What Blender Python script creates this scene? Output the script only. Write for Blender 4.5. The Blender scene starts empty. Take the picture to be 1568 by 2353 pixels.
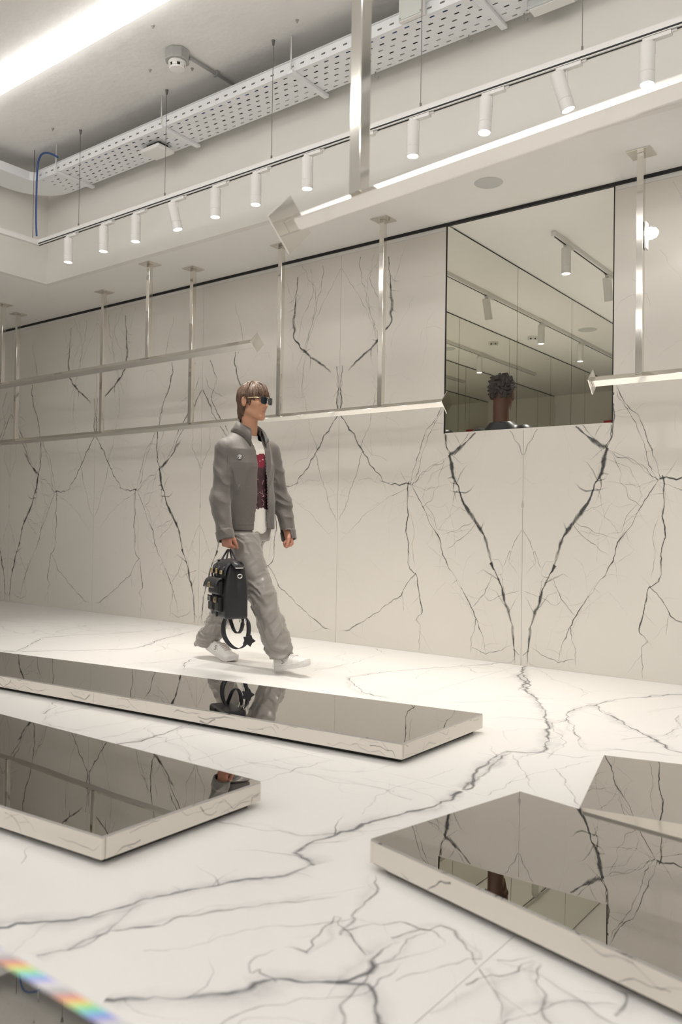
import bpy, bmesh, math, random
import numpy as np
from mathutils import Vector, Matrix

# ------------------------------------------------------------------ camera
SC = bpy.context.scene
COL = SC.collection
IMG_W, IMG_H, FOC = 1568.0, 2353.0, 1888.2
CAM_Z = 0.94
ROT = np.array([[0.7949232895756442, 0.002088521173096882, -0.6067063554715296],
                [0.6065164528982978, 0.022518133400457274, 0.7947519902660365],
                [0.015321751006444659, -0.9997442531705141, 0.01663346622408497]])
cam_data = bpy.data.cameras.new('camera')
cam_data.sensor_fit = 'VERTICAL'
cam_data.sensor_height = 36.0
cam_data.lens = FOC / IMG_H * 36.0
cam_data.clip_start = 0.02
cam_data.dof.use_dof = True
cam_data.dof.focus_distance = 5.35
cam_data.dof.aperture_fstop = 3.2
cam = bpy.data.objects.new('camera', cam_data)
COL.objects.link(cam)
_m = Matrix.Identity(4)
for _i in range(3):
    _m[_i][0] = ROT[_i][0]
    _m[_i][1] = -ROT[_i][1]
    _m[_i][2] = -ROT[_i][2]
_m[2][3] = CAM_Z
cam.matrix_world = _m
SC.camera = cam

# ------------------------------------------------------------------ light
SC.view_settings.view_transform = 'Standard'
SC.view_settings.look = 'None'
SC.view_settings.gamma = 1.0
SC.view_settings.use_curve_mapping = False
SC.view_settings.exposure = 0.24
SC.cycles.max_bounces = 14
SC.cycles.diffuse_bounces = 6
SC.cycles.glossy_bounces = 12
SC.cycles.transparent_max_bounces = 24
SC.cycles.caustics_reflective = True
SC.cycles.sample_clamp_indirect = 6.0
world = bpy.data.worlds.new('world')
world.use_nodes = True
world.node_tree.nodes['Background'].inputs[0].default_value = (1.0, 0.96, 0.9, 1)
world.node_tree.nodes['Background'].inputs[1].default_value = 0.02
SC.world = world
SPOT_W = 52.0          # every track spotlight
SPOT_COL = (1.0, 0.94, 0.85)
TUBE_E, FILL_E = 4.6, 8.0  # diffusers: linear ceiling light, then the added fill tubes
TUBE_COL = (1.0, 0.975, 0.945)
CORR_W = 225.0          # corridor spotlights

# ------------------------------------------------------------------ helpers
random.seed(7)
RNG = np.random.default_rng(11)


def ray(px, py):
    return ROT @ np.array([px - IMG_W / 2, py - IMG_H / 2, FOC])


def onz(px, py, z):
    d = ray(px, py)
    return d * ((z - CAM_Z) / d[2]) + np.array([0, 0, CAM_Z])


def ony(px, py, y):
    d = ray(px, py)
    return d * (y / d[1]) + np.array([0, 0, CAM_Z])


def empty(name, loc, rz=0.0):
    o = bpy.data.objects.new(name, None)
    o.empty_display_size = 0.1
    COL.objects.link(o)
    o.location = loc
    o.rotation_euler = (0, 0, rz)
    return o


def tag(o, label=None, cat=None, group=None, kind=None):
    if label: o['label'] = label
    if cat: o['category'] = cat
    if group: o['group'] = group
    if kind: o['kind'] = kind
    return o


def link_mesh(name, me, mat=None, parent=None, smooth=False):
    o = bpy.data.objects.new(name, me)
    COL.objects.link(o)
    if mat is not None:
        for m in (mat if isinstance(mat, (list, tuple)) else [mat]):
            me.materials.append(m)
    if parent is not None:
        o.parent = parent
    if smooth:
        me.polygons.foreach_set('use_smooth', [True] * len(me.polygons))
    return o


def build(name, bm, mat, parent=None, smooth=False, bevel=0.0, seg=2, kind=None):
    bmesh.ops.recalc_face_normals(bm, faces=bm.faces[:])
    me = bpy.data.meshes.new(name)
    bm.to_mesh(me)
    bm.free()
    o = link_mesh(name, me, mat, parent, smooth)
    if bevel > 0:
        md = o.modifiers.new('bevel', 'BEVEL')
        md.width = bevel
        md.segments = seg
        md.limit_method = 'ANGLE'
        md.angle_limit = math.radians(40)
    if kind: o['kind'] = kind
    return o


def add_box(bm, lo, hi, mtx=None, mi=0):
    vs = []
    for z in (lo[2], hi[2]):
        for x, y in ((lo[0], lo[1]), (hi[0], lo[1]), (hi[0], hi[1]), (lo[0], hi[1])):
            p = Vector((x, y, z))
            vs.append(bm.verts.new(mtx @ p if mtx is not None else p))
    for f in ((0, 3, 2, 1), (4, 5, 6, 7), (0, 1, 5, 4), (1, 2, 6, 5), (2, 3, 7, 6), (3, 0, 4, 7)):
        bm.faces.new([vs[i] for i in f]).material_index = mi
    return vs


def box(name, lo, hi, mat, parent=None, bevel=0.0, kind=None, mtx=None, smooth=False):
    bm = bmesh.new()
    add_box(bm, lo, hi, mtx)
    return build(name, bm, mat, parent, bevel=bevel, kind=kind, smooth=smooth)


def add_prism(bm, pts, z0, z1, f=None):
    """pts: 2-D outline; f maps (a, b, h) to 3-D."""
    f = f or (lambda a, b, h: (a, b, h))
    lo = [bm.verts.new(f(a, b, z0)) for a, b in pts]
    hi = [bm.verts.new(f(a, b, z1)) for a, b in pts]
    n = len(pts)
    bm.faces.new(lo)
    bm.faces.new(hi)
    for i in range(n):
        bm.faces.new([lo[i], lo[(i + 1) % n], hi[(i + 1) % n], hi[i]])


def add_tube(bm, pts, r, n=10, caps=True, squash=None):
    pts = [Vector(p) for p in pts]
    rr = r if isinstance(r, (list, tuple)) else [r] * len(pts)
    rings = []
    t0 = (pts[1] - pts[0]).normalized()
    ref = Vector((0, 0, 1)) if abs(t0.z) < 0.9 else Vector((1, 0, 0))
    nrm = (ref - t0 * ref.dot(t0)).normalized()
    for i, p in enumerate(pts):
        t = (pts[min(i + 1, len(pts) - 1)] - pts[max(i - 1, 0)]).normalized()
        nrm = (nrm - t * nrm.dot(t)).normalized()
        b = t.cross(nrm)
        ring = []
        for k in range(n):
            a = 2 * math.pi * k / n
            ca, sa = math.cos(a), math.sin(a)
            if squash: sa *= squash
            ring.append(bm.verts.new(p + (nrm * ca + b * sa) * rr[i]))
        rings.append(ring)
    for i in range(len(rings) - 1):
        for k in range(n):
            bm.faces.new([rings[i][k], rings[i][(k + 1) % n], rings[i + 1][(k + 1) % n], rings[i + 1][k]])
    if caps:
        bm.faces.new(rings[0][::-1])
        bm.faces.new(rings[-1])


def tube(name, pts, r, mat, parent=None, n=10, squash=None):
    bm = bmesh.new()
    add_tube(bm, pts, r, n, squash=squash)
    o = build(name, bm, mat, parent, smooth=True)
    return o


def add_lathe(bm, prof, n=32, mtx=None):
    """prof: (radius, z) pairs from one end of the axis to the other."""
    rings = []
    for r, z in prof:
        if r < 1e-6:
            v = bm.verts.new((mtx @ Vector((0, 0, z))) if mtx is not None else (0, 0, z))
            rings.append([v])
        else:
            ring = []
            for k in range(n):
                p = Vector((r * math.cos(2 * math.pi * k / n), r * math.sin(2 * math.pi * k / n), z))
                ring.append(bm.verts.new(mtx @ p if mtx is not None else p))
            rings.append(ring)
    for a, b in zip(rings[:-1], rings[1:]):
        for k in range(n):
            k2 = (k + 1) % n
            if len(a) == 1 and len(b) == 1: continue
            if len(a) == 1: bm.faces.new([a[0], b[k2], b[k]])
            elif len(b) == 1: bm.faces.new([a[k], a[k2], b[0]])
            else: bm.faces.new([a[k], a[k2], b[k2], b[k]])


def smooth_by_angle(o, deg=35):
    bm = bmesh.new()
    bm.from_mesh(o.data)
    for f in bm.faces: f.smooth = True
    lim = math.radians(deg)
    for e in bm.edges:
        if len(e.link_faces) == 2:
            e.smooth = e.calc_face_angle(0) < lim
    bm.to_mesh(o.data)
    bm.free()
    return o


def lathe(name, prof, mat, parent=None, n=32, mtx=None):
    bm = bmesh.new()
    add_lathe(bm, prof, n, mtx)
    return smooth_by_angle(build(name, bm, mat, parent))


def copy_tree(o, parent=None):
    c = o.copy()
    COL.objects.link(c)
    if parent is not None: c.parent = parent
    for ch in list(o.children):
        copy_tree(ch, c)
    return c


# ------------------------------------------------------------------ materials
def mat(name, col, rough=0.5, metal=0.0, spec=0.5, bump=None, noise=None, sheen=0.0, coat=0.0):
    """bump=(scale, strength, distance); noise=(scale, amount) varies the colour."""
    m = bpy.data.materials.new(name)
    m.use_nodes = True
    nt = m.node_tree
    b = nt.nodes['Principled BSDF']
    b.inputs['Base Color'].default_value = (*col, 1)
    b.inputs['Roughness'].default_value = rough
    b.inputs['Metallic'].default_value = metal
    b.inputs['Specular IOR Level'].default_value = spec
    if sheen: b.inputs['Sheen Weight'].default_value = sheen
    if coat: b.inputs['Coat Weight'].default_value = coat
    tc = nt.nodes.new('ShaderNodeTexCoord')
    if noise:
        n = nt.nodes.new('ShaderNodeTexNoise')
        n.inputs['Scale'].default_value = noise[0]
        n.inputs['Detail'].default_value = 6
        nt.links.new(tc.outputs['Object'], n.inputs['Vector'])
        mx = nt.nodes.new('ShaderNodeMix')
        mx.data_type = 'RGBA'
        a = noise[1]
        mx.inputs['A'].default_value = (*[c * (1 - a) for c in col], 1)
        mx.inputs['B'].default_value = (*[min(1, c * (1 + a)) for c in col], 1)
        nt.links.new(n.outputs['Fac'], mx.inputs['Factor'])
        nt.links.new(mx.outputs['Result'], b.inputs['Base Color'])
    if bump:
        n = nt.nodes.new('ShaderNodeTexNoise')
        n.inputs['Scale'].default_value = bump[0]
        n.inputs['Detail'].default_value = 0.5 if metal == 1.0 else 4
        nt.links.new(tc.outputs['Object'], n.inputs['Vector'])
        bp = nt.nodes.new('ShaderNodeBump')
        bp.inputs['Strength'].default_value = bump[1]
        bp.inputs['Distance'].default_value = bump[2]
        nt.links.new(n.outputs['Fac'], bp.inputs['Height'])
        nt.links.new(bp.outputs['Normal'], b.inputs['Normal'])
    return m


def emit(name, col, s):
    m = bpy.data.materials.new(name)
    m.use_nodes = True
    nt = m.node_tree
    b = nt.nodes['Principled BSDF']
    b.inputs['Base Color'].default_value = (0.8, 0.8, 0.8, 1)
    b.inputs['Emission Color'].default_value = (*col, 1)
    b.inputs['Emission Strength'].default_value = s
    return m


def vein_mat(name, col, col2):
    """stone vein: opaque where the 'vein' attribute is 1, clear at the ribbon's rim."""
    m = bpy.data.materials.new(name)
    m.use_nodes = True
    nt = m.node_tree
    b = nt.nodes['Principled BSDF']
    out = nt.nodes['Material Output']
    b.inputs['Roughness'].default_value = 0.3
    at = nt.nodes.new('ShaderNodeAttribute')
    at.attribute_name = 'vein'
    tc = nt.nodes.new('ShaderNodeTexCoord')
    n = nt.nodes.new('ShaderNodeTexNoise')
    n.inputs['Scale'].default_value = 30
    n.inputs['Detail'].default_value = 5
    nt.links.new(tc.outputs['Object'], n.inputs['Vector'])
    mx = nt.nodes.new('ShaderNodeMix')
    mx.data_type = 'RGBA'
    mx.inputs['A'].default_value = (*col, 1)
    mx.inputs['B'].default_value = (*col2, 1)
    nt.links.new(n.outputs['Fac'], mx.inputs['Factor'])
    nt.links.new(mx.outputs['Result'], b.inputs['Base Color'])
    mr = nt.nodes.new('ShaderNodeMapRange')
    mr.inputs['From Min'].default_value = 0.3
    mr.inputs['From Max'].default_value = 0.7
    mr.inputs['To Min'].default_value = 0.55
    mr.inputs['To Max'].default_value = 1.15
    nt.links.new(n.outputs['Fac'], mr.inputs['Value'])
    mu = nt.nodes.new('ShaderNodeMath')
    mu.operation = 'MULTIPLY'
    mu.use_clamp = True
    nt.links.new(at.outputs['Fac'], mu.inputs[0])
    nt.links.new(mr.outputs['Result'], mu.inputs[1])
    tr = nt.nodes.new('ShaderNodeBsdfTransparent')
    ms = nt.nodes.new('ShaderNodeMixShader')
    nt.links.new(mu.outputs[0], ms.inputs[0])
    nt.links.new(tr.outputs[0], ms.inputs[1])
    nt.links.new(b.outputs[0], ms.inputs[2])
    nt.links.new(ms.outputs[0], out.inputs['Surface'])
    return m


M = {}
M['wall_marble'] = mat('wall_marble', (0.725, 0.692, 0.636), 0.32, noise=(1.3, 0.03), spec=0.35)
M['floor_marble'] = mat('floor_marble', (0.83, 0.82, 0.805), 0.28, noise=(1.7, 0.03), spec=0.4)
M['edge_marble'] = mat('edge_marble', (0.78, 0.73, 0.66), 0.25, noise=(2.5, 0.05), spec=0.4)
M['wall_vein'] = vein_mat('wall_vein', (0.028, 0.034, 0.034), (0.10, 0.10, 0.10))
M['floor_vein'] = vein_mat('floor_vein', (0.085, 0.083, 0.10), (0.24, 0.23, 0.25))
M['plaster'] = mat('white_plaster', (0.80, 0.785, 0.755), 0.75, noise=(6, 0.02), bump=(60, 0.08, 0.004))
M['bulkhead'] = mat('beige_plaster', (0.74, 0.72, 0.68), 0.8, noise=(2, 0.03), bump=(40, 0.1, 0.004))
M['concrete'] = mat('painted_concrete', (0.80, 0.79, 0.77), 0.85, noise=(1.5, 0.10), bump=(9, 0.35, 0.02))
M['grey_wall'] = mat('grey_plaster', (0.60, 0.59, 0.57), 0.8, noise=(1, 0.05))
M['mirror_floor'] = mat('dark_mirror', (0.50, 0.485, 0.465), 0.012, 1.0, bump=(1.5, 0.085, 0.02))
M['mirror_wall'] = mat('tinted_mirror', (0.87, 0.868, 0.825), 0.008, 1.0)
M['chrome'] = mat('polished_steel', (0.80, 0.775, 0.73), 0.07, 1.0, bump=(3.0, 0.03, 0.01))
M['black_gap'] = mat('black_gap', (0.012, 0.012, 0.013), 0.6)
M['joint'] = mat('joint_filler', (0.42, 0.40, 0.37), 0.8)
M['white_metal'] = mat('white_metal', (0.78, 0.77, 0.75), 0.42)
M['tray_metal'] = mat('tray_metal', (0.80, 0.81, 0.825), 0.45)
M['grey_metal'] = mat('grey_metal', (0.42, 0.42, 0.41), 0.45, 0.4)
M['wire'] = mat('steel_wire', (0.20, 0.19, 0.18), 0.4, 0.7)
M['blue_cable'] = mat('blue_cable', (0.035, 0.09, 0.30), 0.45)
M['speaker_grille'] = mat('speaker_grille', (0.55, 0.55, 0.54), 0.6, bump=(260, 0.5, 0.003))
M['lamp_face'] = emit('lamp_face', (1.0, 0.97, 0.93), 6.0)
M['tube_face'] = emit('tube_face', TUBE_COL, TUBE_E)
M['tube_face_bright'] = emit('tube_face_bright', TUBE_COL, FILL_E)
M['red'] = mat('red_plastic', (0.55, 0.05, 0.06), 0.4)
M['dark_plastic'] = mat('dark_plastic', (0.02, 0.02, 0.022), 0.4)

# ------------------------------------------------------------------ stone veins
def resample(pts, ds):
    pts = np.asarray(pts, float)
    seg = np.linalg.norm(np.diff(pts, axis=0), axis=1)
    s = np.concatenate([[0], np.cumsum(seg)])
    n = max(3, int(s[-1] / ds) + 1)
    t = np.linspace(0, s[-1], n)
    return np.stack([np.interp(t, s, pts[:, i]) for i in range(2)], 1), t


def noise1(t, wl, rng):
    k = np.arange(int(t[-1] / wl) + 3)
    v = rng.normal(0, 1, len(k))
    u = t / wl
    i = np.floor(u).astype(int)
    f = u - i
    return v[i] * (1 - f) + v[i + 1] * f


def vein_path(pts, amp, rng, ds):
    p, t = resample(pts, ds)
    d = np.gradient(p, axis=0)
    d /= np.maximum(np.linalg.norm(d, axis=1, keepdims=True), 1e-9)
    nrm = np.stack([-d[:, 1], d[:, 0]], 1)
    off = amp * (0.9 * noise1(t, 0.16, rng) + 0.55 * noise1(t, 0.05, rng) + 0.3 * noise1(t, 0.02, rng))
    return p + nrm * off[:, None], t


def vein_ribbon(pts, w, s, rng, amp=0.008, ds=0.014, fade=(0.0, 0.15), soft=False):
    """one ribbon: stations of five points across, with the strength of each point."""
    p, t = vein_path(pts, amp, rng, ds)
    n = len(p)
    d = np.gradient(p, axis=0)
    d /= np.maximum(np.linalg.norm(d, axis=1, keepdims=True), 1e-9)
    nrm = np.stack([-d[:, 1], d[:, 0]], 1)
    u = t / t[-1]
    wid = w * np.clip(1 + 0.35 * noise1(t, 0.09, rng) + 0.25 * noise1(t, 0.03, rng), 0.35, 2.0)
    env = np.ones(n)
    if fade[0] > 0: env = np.minimum(env, np.clip(u / fade[0], 0, 1))
    if fade[1] > 0: env = np.minimum(env, np.clip((1 - u) / fade[1], 0, 1))
    st = s * (0.25 + 0.75 * env) * np.clip(1 + 0.25 * noise1(t, 0.1, rng), 0.4, 1.3)
    wid = wid * (0.45 + 0.55 * env)
    offs = np.array([-1.35, -0.42, 0.0, 0.42, 1.35])
    att = np.array([0.0, 0.5, 1.0, 0.5, 0.0]) if soft else np.array([0.0, 0.85, 1.0, 0.85, 0.0])
    P = p[:, None, :] + nrm[:, None, :] * (offs[None, :] * wid[:, None] * 0.5)[:, :, None]
    A = st[:, None] * att[None, :]
    return P, A, p


def vein_set(lines, rng, spurs=1.0, ds=0.014, soft=False):
    """lines: (points, width, strength[, amp]); returns ribbons with side spurs grown on them."""
    out = []
    for ln in lines:
        pts, w, s = ln[:3]
        amp = ln[3] if len(ln) > 3 else 0.007
        if soft and w > 0.004:          # smoky halo beside the vein
            P, A, c = vein_ribbon(pts, w * 5.0, s * 0.20, rng, amp, ds * 2, soft=True)
            out.append((P, A))
        P, A, c = vein_ribbon(pts, w * (1.25 if soft else 1), s, rng, amp, ds, soft=soft)
        out.append((P, A))
        L = len(c) * ds
        for _ in range(int(L * 5.0 * spurs * (0.5 + s))):
            i = int(rng.integers(1, max(2, len(c) - 2)))
            tdir = c[min(i + 1, len(c) - 1)] - c[i - 1]
            a = math.atan2(tdir[1], tdir[0]) + rng.choice([-1, 1]) * rng.uniform(0.35, 1.1) + (math.pi if rng.random() < 0.3 else 0)
            ln2 = rng.uniform(0.05, 0.22)
            q = [c[i]]
            for k in range(3):
                a += rng.normal(0, 0.35)
                q.append(q[-1] + np.array([math.cos(a), math.sin(a)]) * ln2 / 3)
            P2, A2, c2 = vein_ribbon(q, max(0.0022, w * 0.3), s * 0.45, rng, 0.004, ds, fade=(0, 0.6))
            out.append((P2, A2))
    return out


def inside(poly, q):
    x, y = q[:, 0], q[:, 1]
    r = np.zeros(len(q), bool)
    n = len(poly)
    for i in range(n):
        x1, y1 = poly[i]
        x2, y2 = poly[(i + 1) % n]
        c = ((y1 > y) != (y2 > y)) & (x < (x2 - x1) * (y - y1) / (y2 - y1 + 1e-12) + x1)
        r ^= c
    return r


def slab(name, outline, fmap, thick, ribbons, mats, parent, loc=None):
    """a stone slab (prism) whose veins lie in its own face; fmap(a, b, h) -> world."""
    V, F, MI, AT = [], [], [], []
    n = len(outline)
    for h in (-thick, 0.0):
        for a, b in outline:
            V.append(fmap(a, b, h)); AT.append(0.0)
    F.append(list(range(n))); MI.append(0)
    F.append(list(range(n, 2 * n))); MI.append(0)
    for i in range(n):
        F.append([i, (i + 1) % n, n + (i + 1) % n, n + i]); MI.append(0)
    ol = np.asarray(outline)
    lo, hi = ol.min(0), ol.max(0)
    h = 0.0003
    for P, A in ribbons:
        c = P[:, 2, :]
        if (c.max(0) < lo).any() or (c.min(0) > hi).any():
            continue
        ok = inside(outline, P.reshape(-1, 2)).reshape(P.shape[:2])
        h += 0.000004
        idx = {}
        for i in range(len(P) - 1):
            if not (ok[i, 1:4].all() and ok[i + 1, 1:4].all()):
                continue
            js = [j for j in range(4) if ok[i, j] and ok[i, j + 1] and ok[i + 1, j] and ok[i + 1, j + 1]]
            for j in js:
                q = []
                for (a, b) in ((i, j), (i, j + 1), (i + 1, j + 1), (i + 1, j)):
                    k = idx.get((a, b))
                    if k is None:
                        k = idx[(a, b)] = len(V)
                        V.append(fmap(P[a, b, 0], P[a, b, 1], h))
                        AT.append(float(A[a, b]))
                    q.append(k)
                F.append(q); MI.append(1)
    me = bpy.data.meshes.new(name)
    me.from_pydata([tuple(v) for v in V], [], F)
    at = me.attributes.new('vein', 'FLOAT', 'POINT')
    at.data.foreach_set('value', np.asarray(AT, np.float32))
    o = link_mesh(name, me, mats, parent)
    me.polygons.foreach_set('material_index', np.asarray(MI, np.int32))
    bm = bmesh.new(); bm.from_mesh(me)
    bmesh.ops.recalc_face_normals(bm, faces=[f for f in bm.faces if f.material_index == 0])
    bm.to_mesh(me); bm.free()
    return o


# ------------------------------------------------------------------ the marble wall
YW, ZS, ZC, YB = 5.26, 3.188, 4.16, 4.45      # wall face, soffit, concrete ceiling, bulkhead face
XL, XR, SILL = -3.07, -1.825, 1.63           # the opening
PW = 1.61


def A_(x, y): return (600 + 0.6173 * x, 860 + 0.6173 * y)
def B_(x, y): return (x / 2, 560 + y / 2)


REF_R = (-4.05, -2.43)     # diamond axis, V axis of the panel in full view
REF_L = (-7.27, -5.655)
REF_M = (-4.05, -5.655)
TR = []                    # (panel axes, pixel map, points, width m, strength)


def T(ref, mp, pts, w, s, amp=0.007):
    q = []
    for p in pts:
        c = ony(*mp(*p), YW)
        q.append(((c[0] - ref[0]) / (ref[1] - ref[0]) * PW, c[2]))
    TR.append((q, w * (0.98 if w > 0.015 else 0.72), s, amp * 1.15))


T(REF_R, A_, [(705, 300), (720, 360), (745, 440), (765, 490), (800, 545), (840, 620), (862, 700)], 0.026, 1.0, 0.006)
T(REF_R, A_, [(862, 700), (890, 770), (920, 850), (938, 940), (948, 1010), (951, 1075)], 0.020, 1.0, 0.006)
T(REF_R, A_, [(705, 300), (752, 268), (800, 205), (850, 150)], 0.018, 0.8)
T(REF_R, A_, [(705, 300), (690, 270), (700, 210), (720, 150), (742, 95)], 0.008, 0.7)
T(REF_R, A_, [(560, 410), (600, 480), (640, 560), (665, 610), (680, 670), (700, 730), (740, 790), (780, 850), (805, 910), (822, 970), (840, 1050)], 0.008, 0.75)
T(REF_R, A_, [(805, 910), (795, 980), (787, 1045)], 0.006, 0.65)
T(REF_R, A_, [(790, 1018), (815, 1025), (840, 1045), (900, 1025), (945, 1008)], 0.005, 0.6)
T(REF_R, A_, [(560, 400), (545, 480), (542, 560), (545, 650), (560, 720), (580, 745), (585, 800), (600, 890), (578, 912), (592, 940), (594, 1030)], 0.010, 0.85, 0.008)
T(REF_R, A_, [(575, 738), (545, 770), (522, 820), (480, 850), (430, 890), (370, 920), (330, 945), (282, 957)], 0.008, 0.7, 0.009)
T(REF_R, A_, [(524, 818), (527, 850), (531, 885)], 0.006, 0.5)
T(REF_R, A_, [(560, 408), (540, 408), (490, 398), (450, 396), (438, 375), (410, 335), (382, 268), (340, 215), (305, 160), (298, 110), (296, 40), (294, 0)], 0.012, 0.8, 0.012)
T(REF_R, A_, [(380, 285), (355, 370), (330, 450), (302, 520), (281, 552)], 0.006, 0.65)
T(REF_R, A_, [(560, 420), (480, 452), (400, 510), (330, 585), (280, 636)], 0.0035, 0.5, 0.005)
T(REF_R, A_, [(450, 396), (460, 420), (472, 442)], 0.004, 0.5)
T(REF_R, A_, [(470, 320), (430, 300), (400, 280), (388, 250)], 0.004, 0.45)
T(REF_R, A_, [(372, 270), (395, 200), (415, 130), (430, 60), (440, 20)], 0.005, 0.5)
T(REF_R, A_, [(560, 405), (590, 310), (605, 250), (620, 200), (660, 150), (690, 80)], 0.007, 0.65)
T(REF_R, A_, [(560, 410), (600, 370), (650, 345), (705, 305)], 0.005, 0.5, 0.012)
T(REF_R, A_, [(600, 480), (635, 460), (655, 420), (670, 350), (690, 310)], 0.004, 0.45, 0.012)
T(REF_R, A_, [(800, 545), (740, 575), (665, 600)], 0.0045, 0.55)
T(REF_R, A_, [(800, 552), (745, 615), (688, 660)], 0.0045, 0.55)
T(REF_R, A_, [(770, 512), (738, 500), (708, 486)], 0.004, 0.5)
T(REF_R, A_, [(866, 690), (890, 690), (912, 722), (905, 745), (870, 752)], 0.005, 0.55)
T(REF_R, A_, [(912, 715), (935, 655), (930, 700), (970, 755)], 0.004, 0.5)
T(REF_R, A_, [(935, 650), (960, 600), (985, 555), (976, 500), (988, 450)], 0.006, 0.45)
T(REF_R, A_, [(865, 752), (850, 790), (835, 825), (790, 875)], 0.005, 0.55)
T(REF_R, A_, [(835, 822), (855, 845), (920, 820), (972, 805)], 0.0045, 0.5)
T(REF_R, A_, [(800, 905), (770, 850), (690, 770), (600, 880)], 0.003, 0.3)
# the panel's upper part
U_ = lambda x, y: (x, y)
T(REF_R, U_, [(893, 590), (895, 640), (903, 690), (899, 740), (880, 770), (850, 800), (800, 850)], 0.017, 0.9)
T(REF_R, U_, [(830, 590), (835, 650), (850, 700), (862, 745), (890, 830)], 0.006, 0.6)
T(REF_R, U_, [(785, 618), (820, 670), (845, 720), (870, 790)], 0.005, 0.5)
T(REF_R, U_, [(860, 585), (850, 640), (880, 700), (892, 760)], 0.005, 0.5)
T(REF_R, U_, [(935, 560), (915, 620), (905, 660)], 0.005, 0.5)
T(REF_R, U_, [(787, 840), (779, 900), (775, 960)], 0.009, 0.5)
T(REF_L, B_, [(790, 545), (795, 590), (780, 650), (755, 720), (738, 800), (722, 900), (725, 990), (742, 1050)], 0.012, 0.7)
T(REF_L, B_, [(895, 545), (870, 640), (890, 720), (862, 790), (830, 850), (780, 960), (742, 1050)], 0.010, 0.7)
T(REF_L, B_, [(925, 670), (905, 720), (880, 790), (840, 860), (790, 950)], 0.014, 0.65)
T(REF_L, B_, [(922, 600), (900, 660), (870, 700), (820, 740)], 0.006, 0.5)
T(REF_L, B_, [(922, 1050), (905, 980), (885, 930), (890, 860), (870, 820)], 0.006, 0.55)
T(REF_L, B_, [(570, 290), (520, 400), (515, 480), (535, 560), (550, 680), (545, 850)], 0.005, 0.55)
T(REF_L, B_, [(800, 330), (780, 420), (765, 510), (790, 560)], 0.006, 0.55)
T(REF_L, B_, [(720, 860), (690, 950), (665, 1010), (650, 1090), (625, 1160)], 0.006, 0.6)
T(REF_L, B_, [(742, 1050), (690, 1100), (660, 1180), (690, 1260), (715, 1370)], 0.004, 0.5)
T(REF_L, B_, [(738, 1040), (690, 1060), (630, 1150)], 0.004, 0.4)
T(REF_L, B_, [(700, 1290), (745, 1300), (795, 1290)], 0.003, 0.4)
T(REF_R, A_, [(640, 540), (662, 600), (672, 560), (700, 520), (735, 420), (700, 330)], 0.003, 0.35, 0.012)
T(REF_R, A_, [(545, 470), (570, 560), (565, 650), (572, 735)], 0.0035, 0.4)
T(REF_R, A_, [(560, 410), (620, 440), (690, 410), (725, 420)], 0.0035, 0.4)

BASE = vein_set(TR, np.random.default_rng(5), spurs=1.5)
RG = np.random.default_rng(21)
fine = []
for _ in range(34):        # faint background threads
    p = np.array([RG.uniform(0, PW), RG.uniform(0, 3.1)])
    a = RG.uniform(0, 2 * math.pi)
    q = [p]
    for k in range(6):
        a += RG.normal(0, 0.5)
        q.append(q[-1] + np.array([math.cos(a) * 0.7, math.sin(a)]) * 0.09)
    fine.append((q, 0.0022, RG.uniform(0.12, 0.26), 0.008))
BASE += vein_set(fine, np.random.default_rng(6), spurs=0.3)

bm = bmesh.new()
for lo, hi in (((-12, 5.2745, -0.02), (XL - 0.001, 5.36, ZS)), ((XL, 5.2745, -0.02), (XR, 5.36, SILL)), ((XR + 0.001, 5.2745, -0.02), (5.0, 5.36, ZS))):
    add_box(bm, lo, hi)
wall = build('wall_back', bm, M['joint'], kind='structure')
ZT = 3.135
fw = lambda a, b, h: (a, YW - h, b)
for k in range(-5, 6):
    x0 = REF_R[0] + k * PW
    if x0 > 4.9: break
    x1 = min(x0 + PW, 5.0)
    if k % 2 == 0:
        rib = [(np.stack([x0 + P[:, :, 0], P[:, :, 1]], 2), A) for P, A in BASE]
    else:
        rib = [(np.stack([x0 + PW - P[:, :, 0], P[:, :, 1]], 2), A) for P, A in BASE]
    g = 0.0012
    a0, a1 = x0 + g, x1 - g
    if k == 0:
        ol = [(a0, 0.0), (a1, 0.0), (a1, SILL), (XL, SILL), (XL, ZT), (a0, ZT)]
    elif k == 1:
        ol = [(a0, 0.0), (a1, 0.0), (a1, ZT), (XR, ZT), (XR, SILL), (a0, SILL)]
    else:
        ol = [(a0, 0.0), (a1, 0.0), (a1, ZT), (a0, ZT)]
    slab('marble_slab', ol, fw, 0.0145, rib, [M['wall_marble'], M['wall_vein']], wall)
# white strip and black shadow gap along the top, black reveals of the opening
bm = bmesh.new()
for a, b in ((-12, XL), (XR, 5.0)):
    add_box(bm, (a, 5.262, ZT + 0.002), (b, 5.274, ZS - 0.022))
tag(build('trim_1', bm, M['plaster']), kind='structure')
tag(box('trim_2', (-12, 5.250, ZS - 0.022), (5.0, 5.2735, ZS - 0.0005), M['black_gap']), kind='structure')
bm = bmesh.new()
add_box(bm, (XL - 0.004, 5.2585, SILL), (XL + 0.003, 5.268, ZS - 0.024))
add_box(bm, (XR - 0.003, 5.2585, SILL), (XR + 0.004, 5.268, ZS - 0.024))
tag(build('trim_3', bm, M['black_gap']), kind='structure')
tag(box('trim_4', (XL + 0.008, 5.2605, SILL - 0.0145), (XR - 0.008, 5.37, SILL + 0.003), M['wall_marble']), kind='structure')

# ------------------------------------------------------------------ floor
FL = []


def Fv(pts, w, s, mp=U_, amp=0.010):
    FL.append(([tuple(onz(*mp(*p), 0.0)[:2]) for p in pts], w * 0.66, s, amp * 1.25))


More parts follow.
